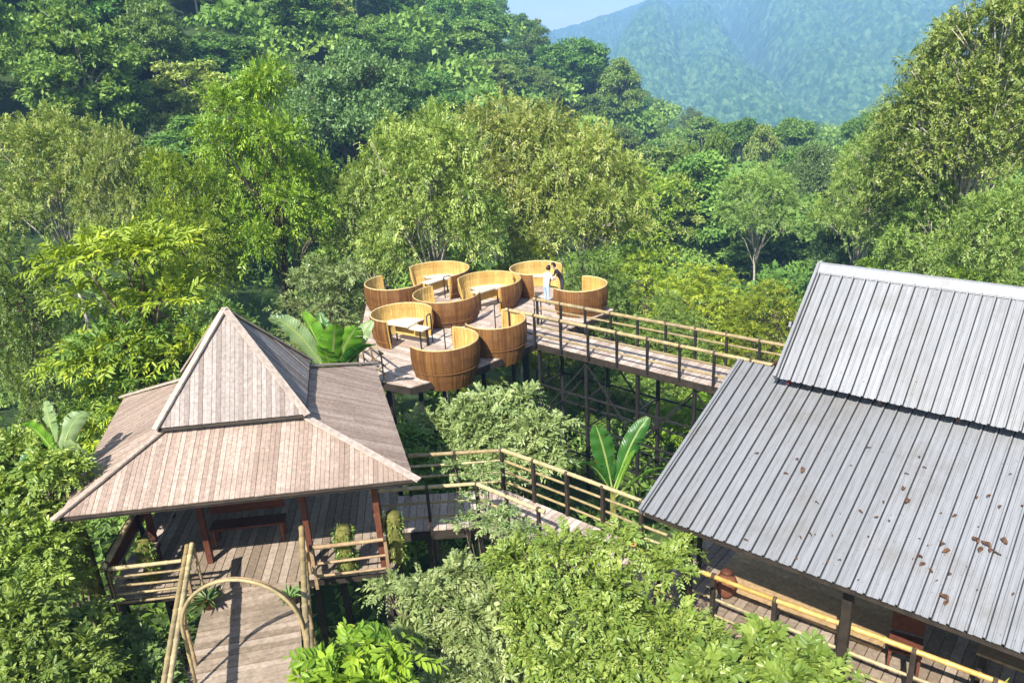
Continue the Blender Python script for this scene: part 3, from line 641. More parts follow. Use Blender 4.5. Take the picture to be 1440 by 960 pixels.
banana('tall banana plant with upright leaves between the pavilion roof and booths', (*P3(468, 525, 20.6)[:2], bz), [(P3(424, 428, 20.9), .72, .04), (P3(448, 430, 21.4), .6, .03), (P3(500, 450, 20.2), .85, .05), (P3(470, 446, 20.0), .8, .04), (P3(376, 432, 20.6), .6, .2), (P3(526, 476, 20.2), .6, .15), (P3(452, 480, 19.6), .7, .12), (P3(522, 440, 21.0), .62, .06)], P3(465, 532, 20.6)[2]-bz, ('banana', 'banana_dark', 'banana', 'banana', 'banana_pale', 'banana_dark', 'banana', 'banana_pale'))
q = P3(862, 690, 17.2)
banana('banana plant with two broad leaves in the gap below the booth bridge', (q[0], q[1], gz(q[0], q[1])), [(P3(838, 588, 17.2), .62, .06), (P3(912, 574, 17.6), .5, .12), (P3(945, 648, 17), .2, .15), (P3(810, 645, 17), .34, .3), (P3(893, 625, 17.2), .18, .1)], q[2]-gz(q[0], q[1]), ('banana_dark', 'banana_dark', 'banana', 'banana_dark', 'banana'))
q = P3(82, 635, 12.7)
banana('banana plant with drooping pale leaves left of the pavilion roof', (q[0], q[1], gz(q[0], q[1])), [(P3(62, 556, 13.0), .40, .2), (P3(26, 592, 12.7), .36, .35), (P3(124, 640, 12.5), .36, .5), (P3(24, 655, 12.3), .36, .5), (P3(120, 572, 13.1), .38, .25)], q[2]-gz(q[0], q[1]), ('banana_pale', 'banana', 'banana_pale', 'banana_dark', 'banana_pale'))

# ------------------------------------------------------------------ pavilion
EZ = 2.2
E = [at_z(82, 727, EZ), at_z(582, 673, EZ), at_z(527, 512, EZ), at_z(175, 558, EZ)]
cen = sum(E, Vector())/4
UZ = 3.05
U = [at_z(220, 602, UZ), at_z(430, 582, UZ), at_z(436, 506, UZ)]; U.append(U[0]+U[2]-U[1])
uc = sum(U, Vector())/4; apex = Vector((uc.x, uc.y, 4.78))
pav = thing('pavilion', 'wooden pavilion with two tiered faded pink bamboo roof', 'pavilion', (cen.x, cen.y, 0)); O = pav.location.copy()
def inner(i, k, z): v = uc+(U[i]-uc)*k; return Vector((v.x, v.y, z))
I_ = [inner(i, .8, 3.0) for i in range(4)]
mb = MB(O)
for i in range(4):
    j = (i+1) % 4; mb.boards([E[i], E[j], I_[j], I_[i]], E[j]-E[i], .085, .006, .03, .006, seg=4.0)
lower_ = mb.build('lower_roof', M['roof_lower'], pav)
mb = MB(O)
for i in range(4):
    j = (i+1) % 4; mb.boards([U[i], U[j], apex], U[j]-U[i], .085, .005, .03, .006)
upper_ = mb.build('upper_roof', M['roof_upper'], pav)
# dark boarding under both roofs, so no sky shows through the joints
mb = MB(O); dz = Vector((0, 0, -.06))
for i in range(4):
    j = (i+1) % 4; a, b, c, d = [v+dz for v in (E[i], E[j], I_[j], I_[i])]; mb.prism([a-Vector((0, 0, .02)), b-Vector((0, 0, .02)), c-Vector((0, 0, .02)), d-Vector((0, 0, .02))], [a, b, c, d])
    a, b, c = [v+dz for v in (U[i], U[j], apex)]; mb.prism([q-Vector((0, 0, .02)) for q in (a, b, c)], [a, b, c])
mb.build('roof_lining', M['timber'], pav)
for i in range(4):
    for a, b, ext in ((E[i], I_[i], .12), (U[i], apex, .06)):
        m2 = MB(O); d = (a-b).normalized(); m2.bar(a+d*ext+Vector((0, 0, .035)), b+Vector((0, 0, .05)), .13, .035); m2.build('hip_board', M['hip'], (lower_ if b in I_ else upper_))
for i in range(4):
    m2 = MB(O); j = (i+1) % 4; m2.bar(E[i]*.985+cen*.015-Vector((0, 0, .10)), E[j]*.985+cen*.015-Vector((0, 0, .10)), .03, .05); m2.build('eave_board', M['timber'], lower_)
m2 = MB(O)
for i in range(4):
    j = (i+1) % 4; a, b = inner(i, .80, 2.85), inner(j, .80, 2.85); m2.bar(a, b, .08, .5)
m2.build('roof_collar', M['timber'], pav)
# posts and tie beams
ax = (E[1]-E[0]).normalized(); ay = Vector((-ax.y, ax.x, 0))
pf = [at_z(297, 790, 0), at_z(440, 790, 0)]
pp = [pf[0], pf[1]]; far_y = 3.0
posts = [pf[0], pf[1], pf[0]+ay*far_y, pf[1]+ay*far_y]
posts += [at_z(540, 800, 0)+ay*.1, at_z(540, 800, 0)+ay*3.2, pf[0]-ax*1.1+ay*.3, pf[0]-ax*1.1+ay*3.2]
for i, q in enumerate(posts):
    m2 = MB(O); zt = 2.6 if i < 4 else 2.25
    m2.bar((q.x, q.y, .0), (q.x, q.y, zt), .11, .11, up=ay); m2.build('post', M['redwood'], pav)
for a, b in ((0, 1), (2, 3), (0, 2), (1, 3)):
    m2 = MB(O); m2.bar(posts[a]+Vector((0, 0, 2.28)), posts[b]+Vector((0, 0, 2.28)), .08, .14, ext=.4); m2.build('tie_beam', M['redwood'], pav)
for a, sg in ((0, 1), (1, -1)):
    m2 = MB(O); m2.bar(posts[a]+Vector((0, 0, 1.65)), posts[a]+ax*sg*.55+Vector((0, 0, 2.2)), .07, .07); m2.build('brace', M['redwood'], pav)
# floor
fl0 = at_z(150, 850, 0); fr0 = at_z(548, 812, 0)
FL = pf[0]-ax*1.75-ay*.85; FR = at_z(556, 800, 0); 
fl_poly = [FL, pf[0]-ax*1.75+ay*3.9, FR+ay*3.5, FR]
fl_poly = [Vector((v.x, v.y, 0)) for v in fl_poly]
m2 = MB(O); m2.boards(fl_poly, ax, .17, .014, .035, .002); m2.build('floor', M['deck'], pav)
for k in range(4):
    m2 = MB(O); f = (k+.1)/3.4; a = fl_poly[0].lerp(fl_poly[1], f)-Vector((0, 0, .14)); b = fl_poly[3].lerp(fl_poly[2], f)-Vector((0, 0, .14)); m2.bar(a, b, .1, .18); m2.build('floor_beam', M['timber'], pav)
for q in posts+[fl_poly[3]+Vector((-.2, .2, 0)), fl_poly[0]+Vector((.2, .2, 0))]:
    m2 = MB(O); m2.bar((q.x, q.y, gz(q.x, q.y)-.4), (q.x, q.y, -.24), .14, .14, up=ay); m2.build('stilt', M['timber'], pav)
# side bench planks along the left of the floor
bl = pf[0]-ax*1.35
m2 = thing('bench', 'long plank bench with dark red backboard along the left side of the pavilion', 'bench', (bl.x, bl.y, 0)); OB = m2.location.copy()
mb = MB(OB); mb.bar(bl-ay*.8+Vector((.14, 0, .42)), bl+ay*3.3+Vector((.14, 0, .42)), .38, .04); mb.build('seat', M['deck_pod'], m2)
mb = MB(OB); mb.bar(bl-ay*.8+Vector((-.2, 0, .72)), bl+ay*3.3+Vector((-.2, 0, .72)), .04, .42); mb.build('backrest', M['redwood'], m2)
for k in range(4):
    q = bl+ay*(-.3+k*1.1); mb = MB(OB); mb.bar((q.x+.1, q.y, 0), (q.x+.1, q.y, .4), .07, .07); mb.build('leg', M['redwood'], m2)
    mb = MB(OB); mb.bar((q.x-.2+.05, q.y, 0), (q.x-.2+.05, q.y, .5), .06, .06); mb.build('leg', M['redwood'], m2)
# dark red table and bench inside
tb = at_z(352, 765, 0); t = thing('bench', 'dark red wooden bench standing in the middle of the pavilion floor', 'bench', (tb.x, tb.y, 0), math.atan2(ax.y, ax.x))
mb = MB(); mb.box((0, .15, .43), (1.5, .36, .05)); mb.build('seat', M['redwood'], t)
mb = MB(); mb.box((0, .34, .74), (1.5, .04, .26)); mb.build('backrest', M['redwood'], t)
for sx in (-.68, .68):
    for sy in (.02, .31):
        mb = MB(); mb.box((sx, sy, .2), (.06, .06, .41)); mb.build('leg', M['redwood'], t)
# mossy upright logs used as planters
def log(label, px, py, z, h, r):
    q = at_z(px, py, z); t = thing('mossy_log', label, 'log', (q.x, q.y, z)); mb = MB(); n = 14; pts = []; rr = []
    for i in range(9): pts.append((.01*math.sin(i), .01*math.cos(i*2), h*i/8)); rr.append(r*(1+.06*math.sin(i*2.3))*(.8 if i in (0,) else 1)*(1 if i < 7 else (.93 if i == 7 else .7)))
    mb.tube(pts, rr, n); mb.build('trunk', M['moss'], t, True)
    rg = np.random.default_rng(int(px)); k = 420; th = rg.uniform(0, 6.28, k); zz = rg.uniform(.05, h, k); P = np.stack([np.cos(th)*r, np.sin(th)*r, zz], 1); D = np.stack([np.cos(th)*.6, np.sin(th)*.6, rg.uniform(-1, .4, k)], 1)
    V, F, c = leaves(P, D, D+rg.normal(size=P.shape)*.3, rg.uniform(.03, .09, k), rg.uniform(.02, .04, k)); link('moss', np_mesh('moss', V, F, np.repeat(rg.uniform(0, .6, k), c)), t, M['leaf_olive'])['kind'] = 'stuff'
log('mossy green upright log hung on the front railing of the pavilion', 490, 800, 0.02, .95, .17)
log('mossy brown upright log at the railing corner right of the pavilion', 560, 790, -.1, 1.15, .17)
log('mossy upright log beside the plank bench on the left of the pavilion', 215, 815, .02, .95, .15)
log('mossy log post with leafy top left of the bamboo railing', 128, 830, -.3, .95, .17)

# ------------------------------------------------------------------ bamboo railings
def railing(label, pts, hs, rad, post_sp, postmat='steel', railmat='bamboo', pw=.05, z0=0, group=None, ext=.15, topmat=None, post_top=None, drop=.12):
    t = thing('bamboo_railing', label, 'railing', (pts[0][0], pts[0][1], z0), 0, group); O = t.location.copy(); P = [Vector((p[0], p[1], z0)) for p in pts]
    for i in range(len(P)-1):
        a, b = P[i], P[i+1]; L = (b-a).length; n = max(1, round(L/post_sp)); d = (b-a).normalized(); sd = Vector((-d.y, d.x, 0))
        for k, h in enumerate(hs):
            m2 = MB(O); r = rad if k == 0 else rad*.62; off = sd*(.0 if k == 0 else pw*.5+r*.8)
            m2.bamboo(a-d*ext*(i == 0)+off+Vector((0, 0, h)), b+d*ext*(i == len(P)-2)+off+Vector((0, 0, h+random.uniform(-.02, .02))), r, 8, .015)
            m2.build('rail', M[(topmat or railmat) if k == 0 else railmat], t, True)
        for k in range(n+1 if i == len(P)-2 else n):
            q = a.lerp(b, k/n); m2 = MB(O); m2.bar((q.x, q.y, z0-drop), (q.x, q.y, z0+(post_top or hs[0]-rad*.6)), pw, pw, up=d); po = m2.build('post', M[postmat], t)
            for kk, h in enumerate(hs):
                m2 = MB(O); r = rad if kk == 0 else rad*.62; off = sd*(.0 if kk == 0 else pw*.5+r*.8); c = q+off+Vector((0, 0, z0*0+h)); m2.tube([c-d*.03, c+d*.03], r*1.28, 8); m2.build('lashing', M['lash'], po)
    return t
V2 = lambda px, py, z: tuple(at_z(px, py, z)[:2])
railing('bamboo railing along the back of the walkway, behind its bend', [V2(572, 641, 1), V2(705, 632, 1), V2(902, 705, 1), V2(985, 735, 1)], [1, .7, .42, .16], .045, 1.0, 'timber', pw=.07)
railing('short bamboo railing on the near side of the walkway beside the pavilion', [V2(530, 690, 1), V2(670, 680, 1), V2(757, 716, 1)], [1, .6, .25], .043, .9, 'timber', pw=.06)
railing('long gold bamboo railing along the front of the metal roofed shed', [V2(925, 779, 1), V2(1090, 843, 1), V2(1400, 957, 1)], [1, .52, .2], .042, 1.15, 'timber', 'bamboo', pw=.07, topmat='bamboo_gold', ext=.6)
railing('low bamboo railing at the right front edge of the pavilion floor', [V2(437, 770, .8), V2(541, 757, .8)], [.8, .4, .12], .042, 1.3, 'bamboo_brown', 'bamboo_brown', pw=.06, ext=.02)
railing('five pole bamboo railing at the left front edge of the pavilion floor', [V2(150, 800, .85), V2(258, 788, .85)], [.85, .63, .44, .25, .06], .04, 1.3, 'bamboo_brown', 'bamboo', pw=.06, ext=.08)
a = V2(150, 800, .85); railing('bamboo railing running back along the left side of the pavilion', [a, (a[0]+ay.x*3.6-.1, a[1]+ay.y*3.6)], [.95, .5], .05, 1.8, 'timber', 'bamboo', pw=.06, ext=.1)

# leaning bamboo post at the right corner of the pavilion
t = thing('bamboo_post', 'bare bamboo post standing at the right front corner of the pavilion floor', 'post', (*V2(545, 790, 0), 0)); mb = MB(); mb.bamboo((0, 0, -1.6), (-.1, -.03, 1.12), .042); mb.build('pole', M['bamboo'], t, True)

# ------------------------------------------------------------------ footbridge at the bottom
bl0, bl1 = at_z(285, 850, 0), at_z(258, 960, 0); br0, br1 = at_z(421, 845, 0), at_z(426, 960, 0)
ld = (bl1-bl0); rd = (br1-br0)
fb = thing('footbridge', 'plank footbridge leading up to the pavilion through the bamboo arch', 'footbridge', (bl0.x, bl0.y, 0)); O = fb.location.copy()
zoff = Vector((0, 0, -.05)); top_l, top_r = bl0-ld*.42+zoff, br0-rd*.42+zoff; bot_l, bot_r = bl0+ld*2.6+zoff, br0+rd*2.6+zoff
mb = MB(O); mb.boards([top_l, top_r, bot_r, bot_l], (bot_l-top_l), .15, .022, .035, .006); mb.build('floor', M['deck'], fb)
for f in (.06, .5, .94):
    mb = MB(O); mb.bar(top_l.lerp(top_r, f)-Vector((0, 0, .13)), bot_l.lerp(bot_r, f)-Vector((0, 0, .13)), .09, .16); mb.build('beam', M['timber'], fb)
for f in (.1, .9):
    for g in (.15, .75):
        q = top_l.lerp(top_r, f).lerp(bot_l.lerp(bot_r, f), g); mb = MB(O); mb.bar((q.x, q.y, gz(q.x, q.y)-.3), (q.x, q.y, -.25), .12, .12, up=ay); mb.build('stilt', M['timber'], fb)
# thick paired bamboo handrails
def handrail(label, pa, pb, pairs, r):
    a = Vector(pa); b = Vector(pb); d = (b-a).normalized(); sd = Vector((d.y, -d.x, 0)); t = thing('bamboo_railing', label, 'railing', (a.x, a.y, 0)); O = t.location.copy()
    for off, h in pairs:
        m2 = MB(O); m2.bamboo(a+sd*off+Vector((0, 0, h)), b+sd*off+Vector((0, 0, h)), r, 10, .02); m2.build('rail', M['bamboo'], t, True)
    n = 4
    for k in range(n):
        q = a.lerp(b, (k+.04)/(n-.9))-sd*.03; m2 = MB(O); m2.bamboo((q.x, q.y, -.3), (q.x, q.y, pairs[0][1]-.03), .03); m2.build('post', M['bamboo_brown'], t, True)
hl0, hl1 = at_z(270, 765, 1), at_z(240, 960, 1); hr0, hr1 = at_z(424, 742, 1), at_z(437, 960, 1)
for a in (hl0, hl1, hr0, hr1): a.z = 0
handrail('paired bamboo handrail on the left side of the footbridge', hl0, hl0+(hl1-hl0)*1.7, [(0, 1.0), (.085, .985)], .042)
handrail('thick bamboo handrail on the right side of the footbridge', hr0, hr0+(hr1-hr0)*1.7, [(0, 1.0), (.02, .5)], .05)
# arch
A0, A1 = at_z(276, 962, 0), at_z(440, 958, 0); arch = thing('bamboo_arch', 'bent bamboo arch spanning the footbridge', 'arch', tuple((A0+A1)/2)); half = (A1-A0)/2
zt = 2.25
for _ in range(1):
    # height at which the arch crown is seen
    pts = []; w = half
    for i in range(33):
        th = math.pi*i/32; pts.append(-w*math.cos(th)*1.0+Vector((0, 0, 1.05+.95*math.sin(th))))
    pts = [-w+Vector((0, 0, -.2)), -w+Vector((0, 0, .5))]+pts+[w+Vector((0, 0, .5)), w+Vector((0, 0, -.2))]
    mb = MB(); mb.tube(pts, .028, 8); mb.build('hoop', M['bamboo'], arch, True)
    mb = MB(); mb.tube([p+Vector((.0, .09, -.03)) for p in pts[2:-2]], .018, 6); mb.build('inner_hoop', M['bamboo_brown'], arch, True)
    mb = MB()
    for i in range(3, len(pts)-3, 3): mb.tube([pts[i], pts[i]+Vector((0, .09, -.03))], .012, 5)
    mb.build('tie', M['bamboo_brown'], arch)
# potted plants at the end of the footbridge
def potted(label, px, py, n, L):
    q = at_z(px, py, 0); t = thing('potted_plant', label, 'plant', (q.x, q.y, -.03)); mb = MB(); mb.tube([(0, 0, 0), (0, 0, .14), (0, 0, .17)], [.08, .12, .125], 12); mb.build('pot', M['clay'], t, True)
    rg = np.random.default_rng(int(px)); th = rg.uniform(0, 6.28, n); D = np.stack([np.cos(th), np.sin(th), rg.uniform(.3, 1.5, n)], 1); P = np.tile([[0, 0, .15]], (n, 1))+rg.normal(size=(n, 3))*.02
    V, F, c = leaves(P, D, np.tile([[0, 0, 1.]], (n, 1))+rg.normal(size=(n, 3))*.2, rg.uniform(.7, 1.2, n)*L, rg.uniform(.04, .06, n), .4, True); link('leaves', np_mesh('leaves', V, F, np.repeat(rg.uniform(0, 1, n), c)), t, M['leaf_dark'])
potted('dark spiky potted plant at the left end of the footbridge', 294, 852, 46, .34)
potted('small potted plant at the right end of the footbridge', 410, 846, 34, .26)

# ------------------------------------------------------------------ walkway between pavilion and shed
w_pts_n = [V2(560, 641, 1), V2(705, 632, 1), V2(1000, 741, 1)]; w_pts_s = [V2(530, 690, 1), V2(670, 680, 1), V2(925, 779, 1)]
wk = thing('walkway', 'raised plank walkway bending from the pavilion to the metal roofed shed', 'walkway', (*w_pts_s[1], 0)); O = wk.location.copy()
n = [Vector((*p, -.01)) for p in w_pts_n]; s = [Vector((*p, -.01)) for p in w_pts_s]
e1 = (s[1]-s[0]); s[0] = s[0]-e1.normalized()*.1; n[0] = n[0]-e1.normalized()*.6
mb = MB(O); mb.boards([s[0], s[1], n[1], n[0]], e1, .16, .012, .035, .003); mb.boards([s[1], s[2], n[2], n[1]], (s[2]-s[1]), .16, .012, .035, .003); mb.build('floor', M['deck_pod'], wk)
for A, Bq in ((s[0], s[1]), (s[1], s[2]), (n[0], n[1]), (n[1], n[2])):
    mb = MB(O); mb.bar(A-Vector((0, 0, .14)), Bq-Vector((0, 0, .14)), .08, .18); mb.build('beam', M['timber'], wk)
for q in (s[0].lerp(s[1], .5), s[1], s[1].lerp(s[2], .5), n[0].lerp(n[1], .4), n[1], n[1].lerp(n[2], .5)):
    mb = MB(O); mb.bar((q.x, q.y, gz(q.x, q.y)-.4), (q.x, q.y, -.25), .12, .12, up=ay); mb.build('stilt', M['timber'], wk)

# ------------------------------------------------------------------ metal roofed shed
e0 = at_z(903, 718, 2.2); e0.z = 0; ex = Vector((.752, -.659, 0)); en = Vector((.659, .752, 0)); LEN = 8.6
shed = thing('shed', 'open timber shed under a two tiered grey corrugated metal roof', 'shed', tuple(e0), math.atan2(ex.y, ex.x))   # local x along the eave, local y toward the ridge
def sheet(name, x0, x1, y0, z0, y1, z1, step=.2, flip=False):
    """ribbed metal sheet from (y0,z0) eave to (y1,z1) top: pans .2 m wide with raised ribs; each sheet of 4 pans its own tint"""
    d = Vector((0, y1-y0, z1-z0)); L = d.length; d.normalize(); nr = Vector((0, -d.z, d.y)); 
    if nr.z < 0: nr = -nr
    prof = [(0, 0), (.010, .042), (.034, .042), (.044, 0), (.05, .001), (.098, .0), (.106, .012), (.122, .012), (.130, 0)]
    mb = MB(); k = 0; x = x0
    while x < x1-.05:
        t = rs.random() if k % 4 == 0 else t; 
        pr = [(x+a*step/.2, h) for a, h in prof]+[(x+step, 0)]
        lo = [Vector((a, y0, z0))+nr*h-d*rs.uniform(0, .012) for a, h in pr]; hi = [Vector((a, y1, z1))+nr*h for a, h in pr]; m = len(pr)
        mb.add(lo+hi+[v-nr*.012 for v in lo]+[v-nr*.012 for v in hi], [(i, i+1, m+i+1, m+i) for i in range(m-1)]+[(2*m+i+1, 2*m+i, 3*m+i, 3*m+i+1) for i in range(m-1)]+[(i+1, i, 2*m+i, 2*m+i+1) for i in range(m-1)], t)
        x += step; k += 1
    o = mb.build(name, M['metal'], shed); o.data.materials.append(M['rib_shade'])
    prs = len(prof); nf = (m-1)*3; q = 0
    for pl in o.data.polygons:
        if pl.index % nf in (2, 3): pl.material_index = 1  # shade painted on one side face of each rib and the strip beside it
    return o
LY, LZ = 3.30, 3.50; UY0, UZ0, RY, RZ = 3.0, 3.66, 4.75, 5.26; UX = .9
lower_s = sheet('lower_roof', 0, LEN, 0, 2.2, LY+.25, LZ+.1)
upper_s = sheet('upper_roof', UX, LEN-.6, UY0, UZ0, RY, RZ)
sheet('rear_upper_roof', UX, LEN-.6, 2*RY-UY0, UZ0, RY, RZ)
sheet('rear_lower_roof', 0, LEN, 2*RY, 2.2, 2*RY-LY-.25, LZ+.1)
mb = MB(); pr = [(RY-.15, RZ-.088), (RY-.05, RZ+.05), (RY, RZ+.07), (RY+.05, RZ+.05), (RY+.15, RZ-.088)]
lo = [Vector((UX-.06, a, b)) for a, b in pr]; hi = [Vector((LEN-.55, a, b)) for a, b in pr]; mb.add(lo+hi+[v-Vector((0, 0, .02)) for v in lo]+[v-Vector((0, 0, .02)) for v in hi], [(i, i+1, 6+i, 5+i) for i in range(4)]+[(10+i+1, 10+i, 15+i, 16+i) for i in range(4)]+[(i+1, i, 10+i, 11+i) for i in range(4)], .9)
mb.build('ridge_cap', M['metal'], upper_s)
for sg in (0, 1):
    mb = MB(); yb = (lambda v: v if sg == 0 else 2*RY-v)
    mb.bar((UX-.03, yb(UY0-.02), UZ0+.0), (UX-.03, yb(RY), RZ+.02), .05, .16); mb.build('verge_board', M['metal'], shed)
    mb = MB(); mb.bar((-.03, yb(-.02), 2.19), (-.03, yb(LY+.25), LZ+.09), .05, .12); mb.build('verge_board', M['metal'], shed)
# structure beneath
for y in (.55, 3.15, 2*RY-3.15, 2*RY-.55):
    for k in range(4):
        xk = .55+k*2.55; zt = 2.3 if y < 1 or y > 8 else 3.25
        mb = MB(); mb.bar((xk, y, 0), (xk, y, zt), .13, .13); mb.build('post', M['timber'], shed)
    mb = MB(); zt = (2.32 if y < 1 or y > 8 else 3.3); mb.bar((.1, y, zt), (LEN-.1, y, zt), .1, .12); mb.build('wall_plate', M['redwood'], shed)
for k in range(8):
    xk = .3+k*1.14; mb = MB()
    for sg in (0, 1):
        yb = (lambda v: v if sg == 0 else 2*RY-v); mb.bar((xk, yb(.06), 2.13), (xk, yb(LY+.2), LZ-.0), .06, .09)
        if UX < xk < LEN-.6: mb.bar((xk, yb(UY0+.06), UZ0-.07), (xk, yb(RY), RZ-.12), .06, .09)
    mb.build('rafter', M['redwood'], shed)
mb = MB(); tri = [(UY0+.1, UZ0-.12), (2*RY-UY0-.1, UZ0-.12), (RY, RZ-.16)]; mb.prism([(UX+.14, a, b) for a, b in tri], [(UX+.18, a, b) for a, b in tri]); mb.build('gable_panel', M['redpaint'], shed)
mb = MB(); tri = [(.35, 2.16), (2*RY-.35, 2.16), (2*RY-LY, LZ-.12), (LY, LZ-.12)]; mb.prism([(.34, a, b) for a, b in tri], [(.37, a, b) for a, b in tri]); mb.build('gable_panel', M['redwood'], shed)
mb = MB(); mb.bar((0.02, .05, 2.12), (LEN, .05, 2.12), .03, .07); mb.build('eave_board', M['timber'], shed)
# floor planks run away from the railing, with a smooth raised ochre platform behind
fz = 0.0
mb = MB(); mb.boards([Vector((-.2, .45, fz)), Vector((LEN, .45, fz)), Vector((LEN, 2*RY-.4, fz)), Vector((-.2, 2*RY-.4, fz))], Vector((1, 0, 0)), .18, .014, .04, .003); mb.build('floor', M['deck'], shed)
mb = MB(); mb.boards([Vector((.5, 1.62, .07)), Vector((3.4, 1.62, .07)), Vector((3.4, 6.5, .07)), Vector((.5, 6.5, .07))], Vector((0, 1, 0)), .9, .004, .05, .001); mb.build('platform', M['deck_ochre'], shed)
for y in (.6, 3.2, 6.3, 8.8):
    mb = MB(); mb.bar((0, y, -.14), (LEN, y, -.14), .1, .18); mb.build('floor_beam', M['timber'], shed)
shed_m = shed.matrix_basis.copy(); bpy.context.view_layer.update(); shed_m = shed.matrix_world.copy()
for x in (.4, 3.0, 5.6, 8.2):
    for y in (.6, 4.75, 8.8):
        w = shed_m @ Vector((x, y, 0)); mb = MB(); mb.bar((x, y, gz(w.x, w.y)-.4), (x, y, -.24), .14, .14); mb.build('stilt', M['timber'], shed)
# things under the shed
def in_shed(x, y, z=0): return tuple(shed_m @ Vector((x, y, z)))
rzs = math.atan2(ex.y, ex.x)
t = thing('clay_jar', 'brown clay jar beside the first post under the metal roof', 'jar', in_shed(.85, 1.45)); mb = MB(); mb.tube([(0, 0, 0), (0, 0, .1), (0, 0, .3), (0, 0, .42), (0, 0, .46), (0, 0, .5)], [.1, .15, .19, .14, .09, .11], 14); mb.build('body', M['clay'], t, True); mb = MB(); mb.tube([(0, 0, .5), (0, 0, .53), (0, 0, .56)], [.115, .1, .03], 12); mb.build('lid', M['redwood'], t, True)
t = thing('chair', 'dark red folding chair under the metal roof next to the platform', 'chair', in_shed(3.75, 1.5), rzs+.2)
mb = MB(); mb.box((0, 0, .44), (.46, .44, .04)); mb.build('seat', M['redwood'], t)
mb = MB(); mb.box((0, .22, .72), (.46, .03, .4)); mb.build('backrest', M['redwood'], t)
for sx in (-.2, .2):
    for sy in (-.19, .2): mb = MB(); mb.box((sx, sy, .21), (.04, .04, .42)); mb.build('leg', M['redwood'], t)
t = thing('table', 'plain dark table under the metal roof near the right edge', 'table', in_shed(5.3, 1.9), rzs)
mb = MB(); mb.box((0, 0, .73), (1.3, .7, .04)); mb.build('tabletop', M['bamboo_brown'], t)
for sx in (-.58, .58):
    for sy in (-.28, .28): mb = MB(); mb.box((sx, sy, .355), (.06, .06, .71)); mb.build('leg', M['timber'], t)
def fern(label, loc, n, L, mat='leaf_near'):
    t = thing('fern', label, 'plant', loc); rg = np.random.default_rng(n); th = rg.uniform(0, 6.28, n); D = np.stack([np.cos(th), np.sin(th), rg.uniform(.2, 1.6, n)], 1)
    V, F, c = leaves(rg.normal(size=(n, 3))*.05+np.array([0, 0, .32]), D, np.tile([[0, 0, 1.]], (n, 1)), rg.uniform(.6, 1.2, n)*L, rg.uniform(.04, .08, n), .45, True)
    link('fronds', np_mesh('fronds', V, F, np.repeat(rg.uniform(0, 1, n), c)), t, M[mat]); mb = MB(); mb.tube([(0, 0, 0), (0, 0, .3), (0, 0, .34)], [.13, .16, .17], 12); mb.build('pot', M['clay'], t, True)
fern('green potted fern behind the gold railing at the right edge', in_shed(5.05, .95), 60, .42)
# dry leaves lying on the metal roof
def dry_leaf(x, y, s, first=[None]):
    k = (LZ-2.2)/LY; z = 2.2+y*k+.03
    if first[0] is None:
        n = 9; vs = []; fs = []
        for i in range(n+1):
            f = i/n; w = .07*math.sin(math.pi*min(1, f*.95+.03))**.7; c = Vector((0, f*.26-.13, .05*math.sin(f*5)+.02)); vs += [c+Vector((-w, 0, .035+.02*math.sin(f*9))), c, c+Vector((w, 0, .05))]
        for i in range(n): a = i*3; fs += [(a, a+1, a+4, a+3), (a+1, a+2, a+5, a+4)]
        mb = MB(); mb.add(vs, fs); o = mb.build('dry_leaf', M['dry'], None, True); first[0] = o
    else:
        o = first[0].copy(); COL.objects.link(o)
    o.location = in_shed(x, y, z); o.rotation_euler = (rs.uniform(-.3, .6), rs.uniform(-.3, .3), rs.uniform(0, 6.28)); o.scale = (s,)*3
    tag(o, 'curled brown dry leaf lying on the lower metal roof', 'dry leaf', 'dry leaves lying on the metal roof')
def roof_xy(px, py):
    # the sight line meets the lower roof plane
    d = ray(px, py); k = (LZ-2.2)/LY; lo, hi = 6.0, 26.0
    for _ in range(40):
        m = (lo+hi)/2; p = CAM+d*(m/d.length); l = shed_m.inverted() @ p
        if l.z > 2.2+l.y*k: lo = m
        else: hi = m
    return l.x, l.y
for px, py, s in [(1122, 650, .8), (1128, 664, 1), (1064, 640, .6), (1105, 668, .6), (1150, 640, .5), (1222, 632, .6), (1276, 708, 1), (1270, 690, .8), (1325, 768, 1), (1330, 778, .9), (1371, 762, 1.1), (1385, 768, 1.1), (1395, 776, 1), (1378, 775, .9), (1412, 764, 1), (1402, 782, .8), (1290, 788, 1.1), (1297, 796, .9), (1326, 842, 1.1), (1331, 850, .8), (1308, 805, .7), (1222, 758, .5), (1180, 790, .5), (1335, 810, .6), (1406, 715, .7), (1250, 735, .5), (1049, 762, .6), (1100, 795, .6), (1068, 780, .5), (1210, 722, .6), (1392, 700, .8), (1342, 728, .6), (1160, 700, .45), (1300, 660, .5)]:
    x, y = roof_xy(px, py)
    if 0 < y < 3.2: dry_leaf(x, y, s*.45)

for _ in range(34):
    dry_leaf(rs.uniform(2.2, 6.5), rs.uniform(.1, 2.9)*rs.uniform(.5, 1), rs.uniform(.1, .26))

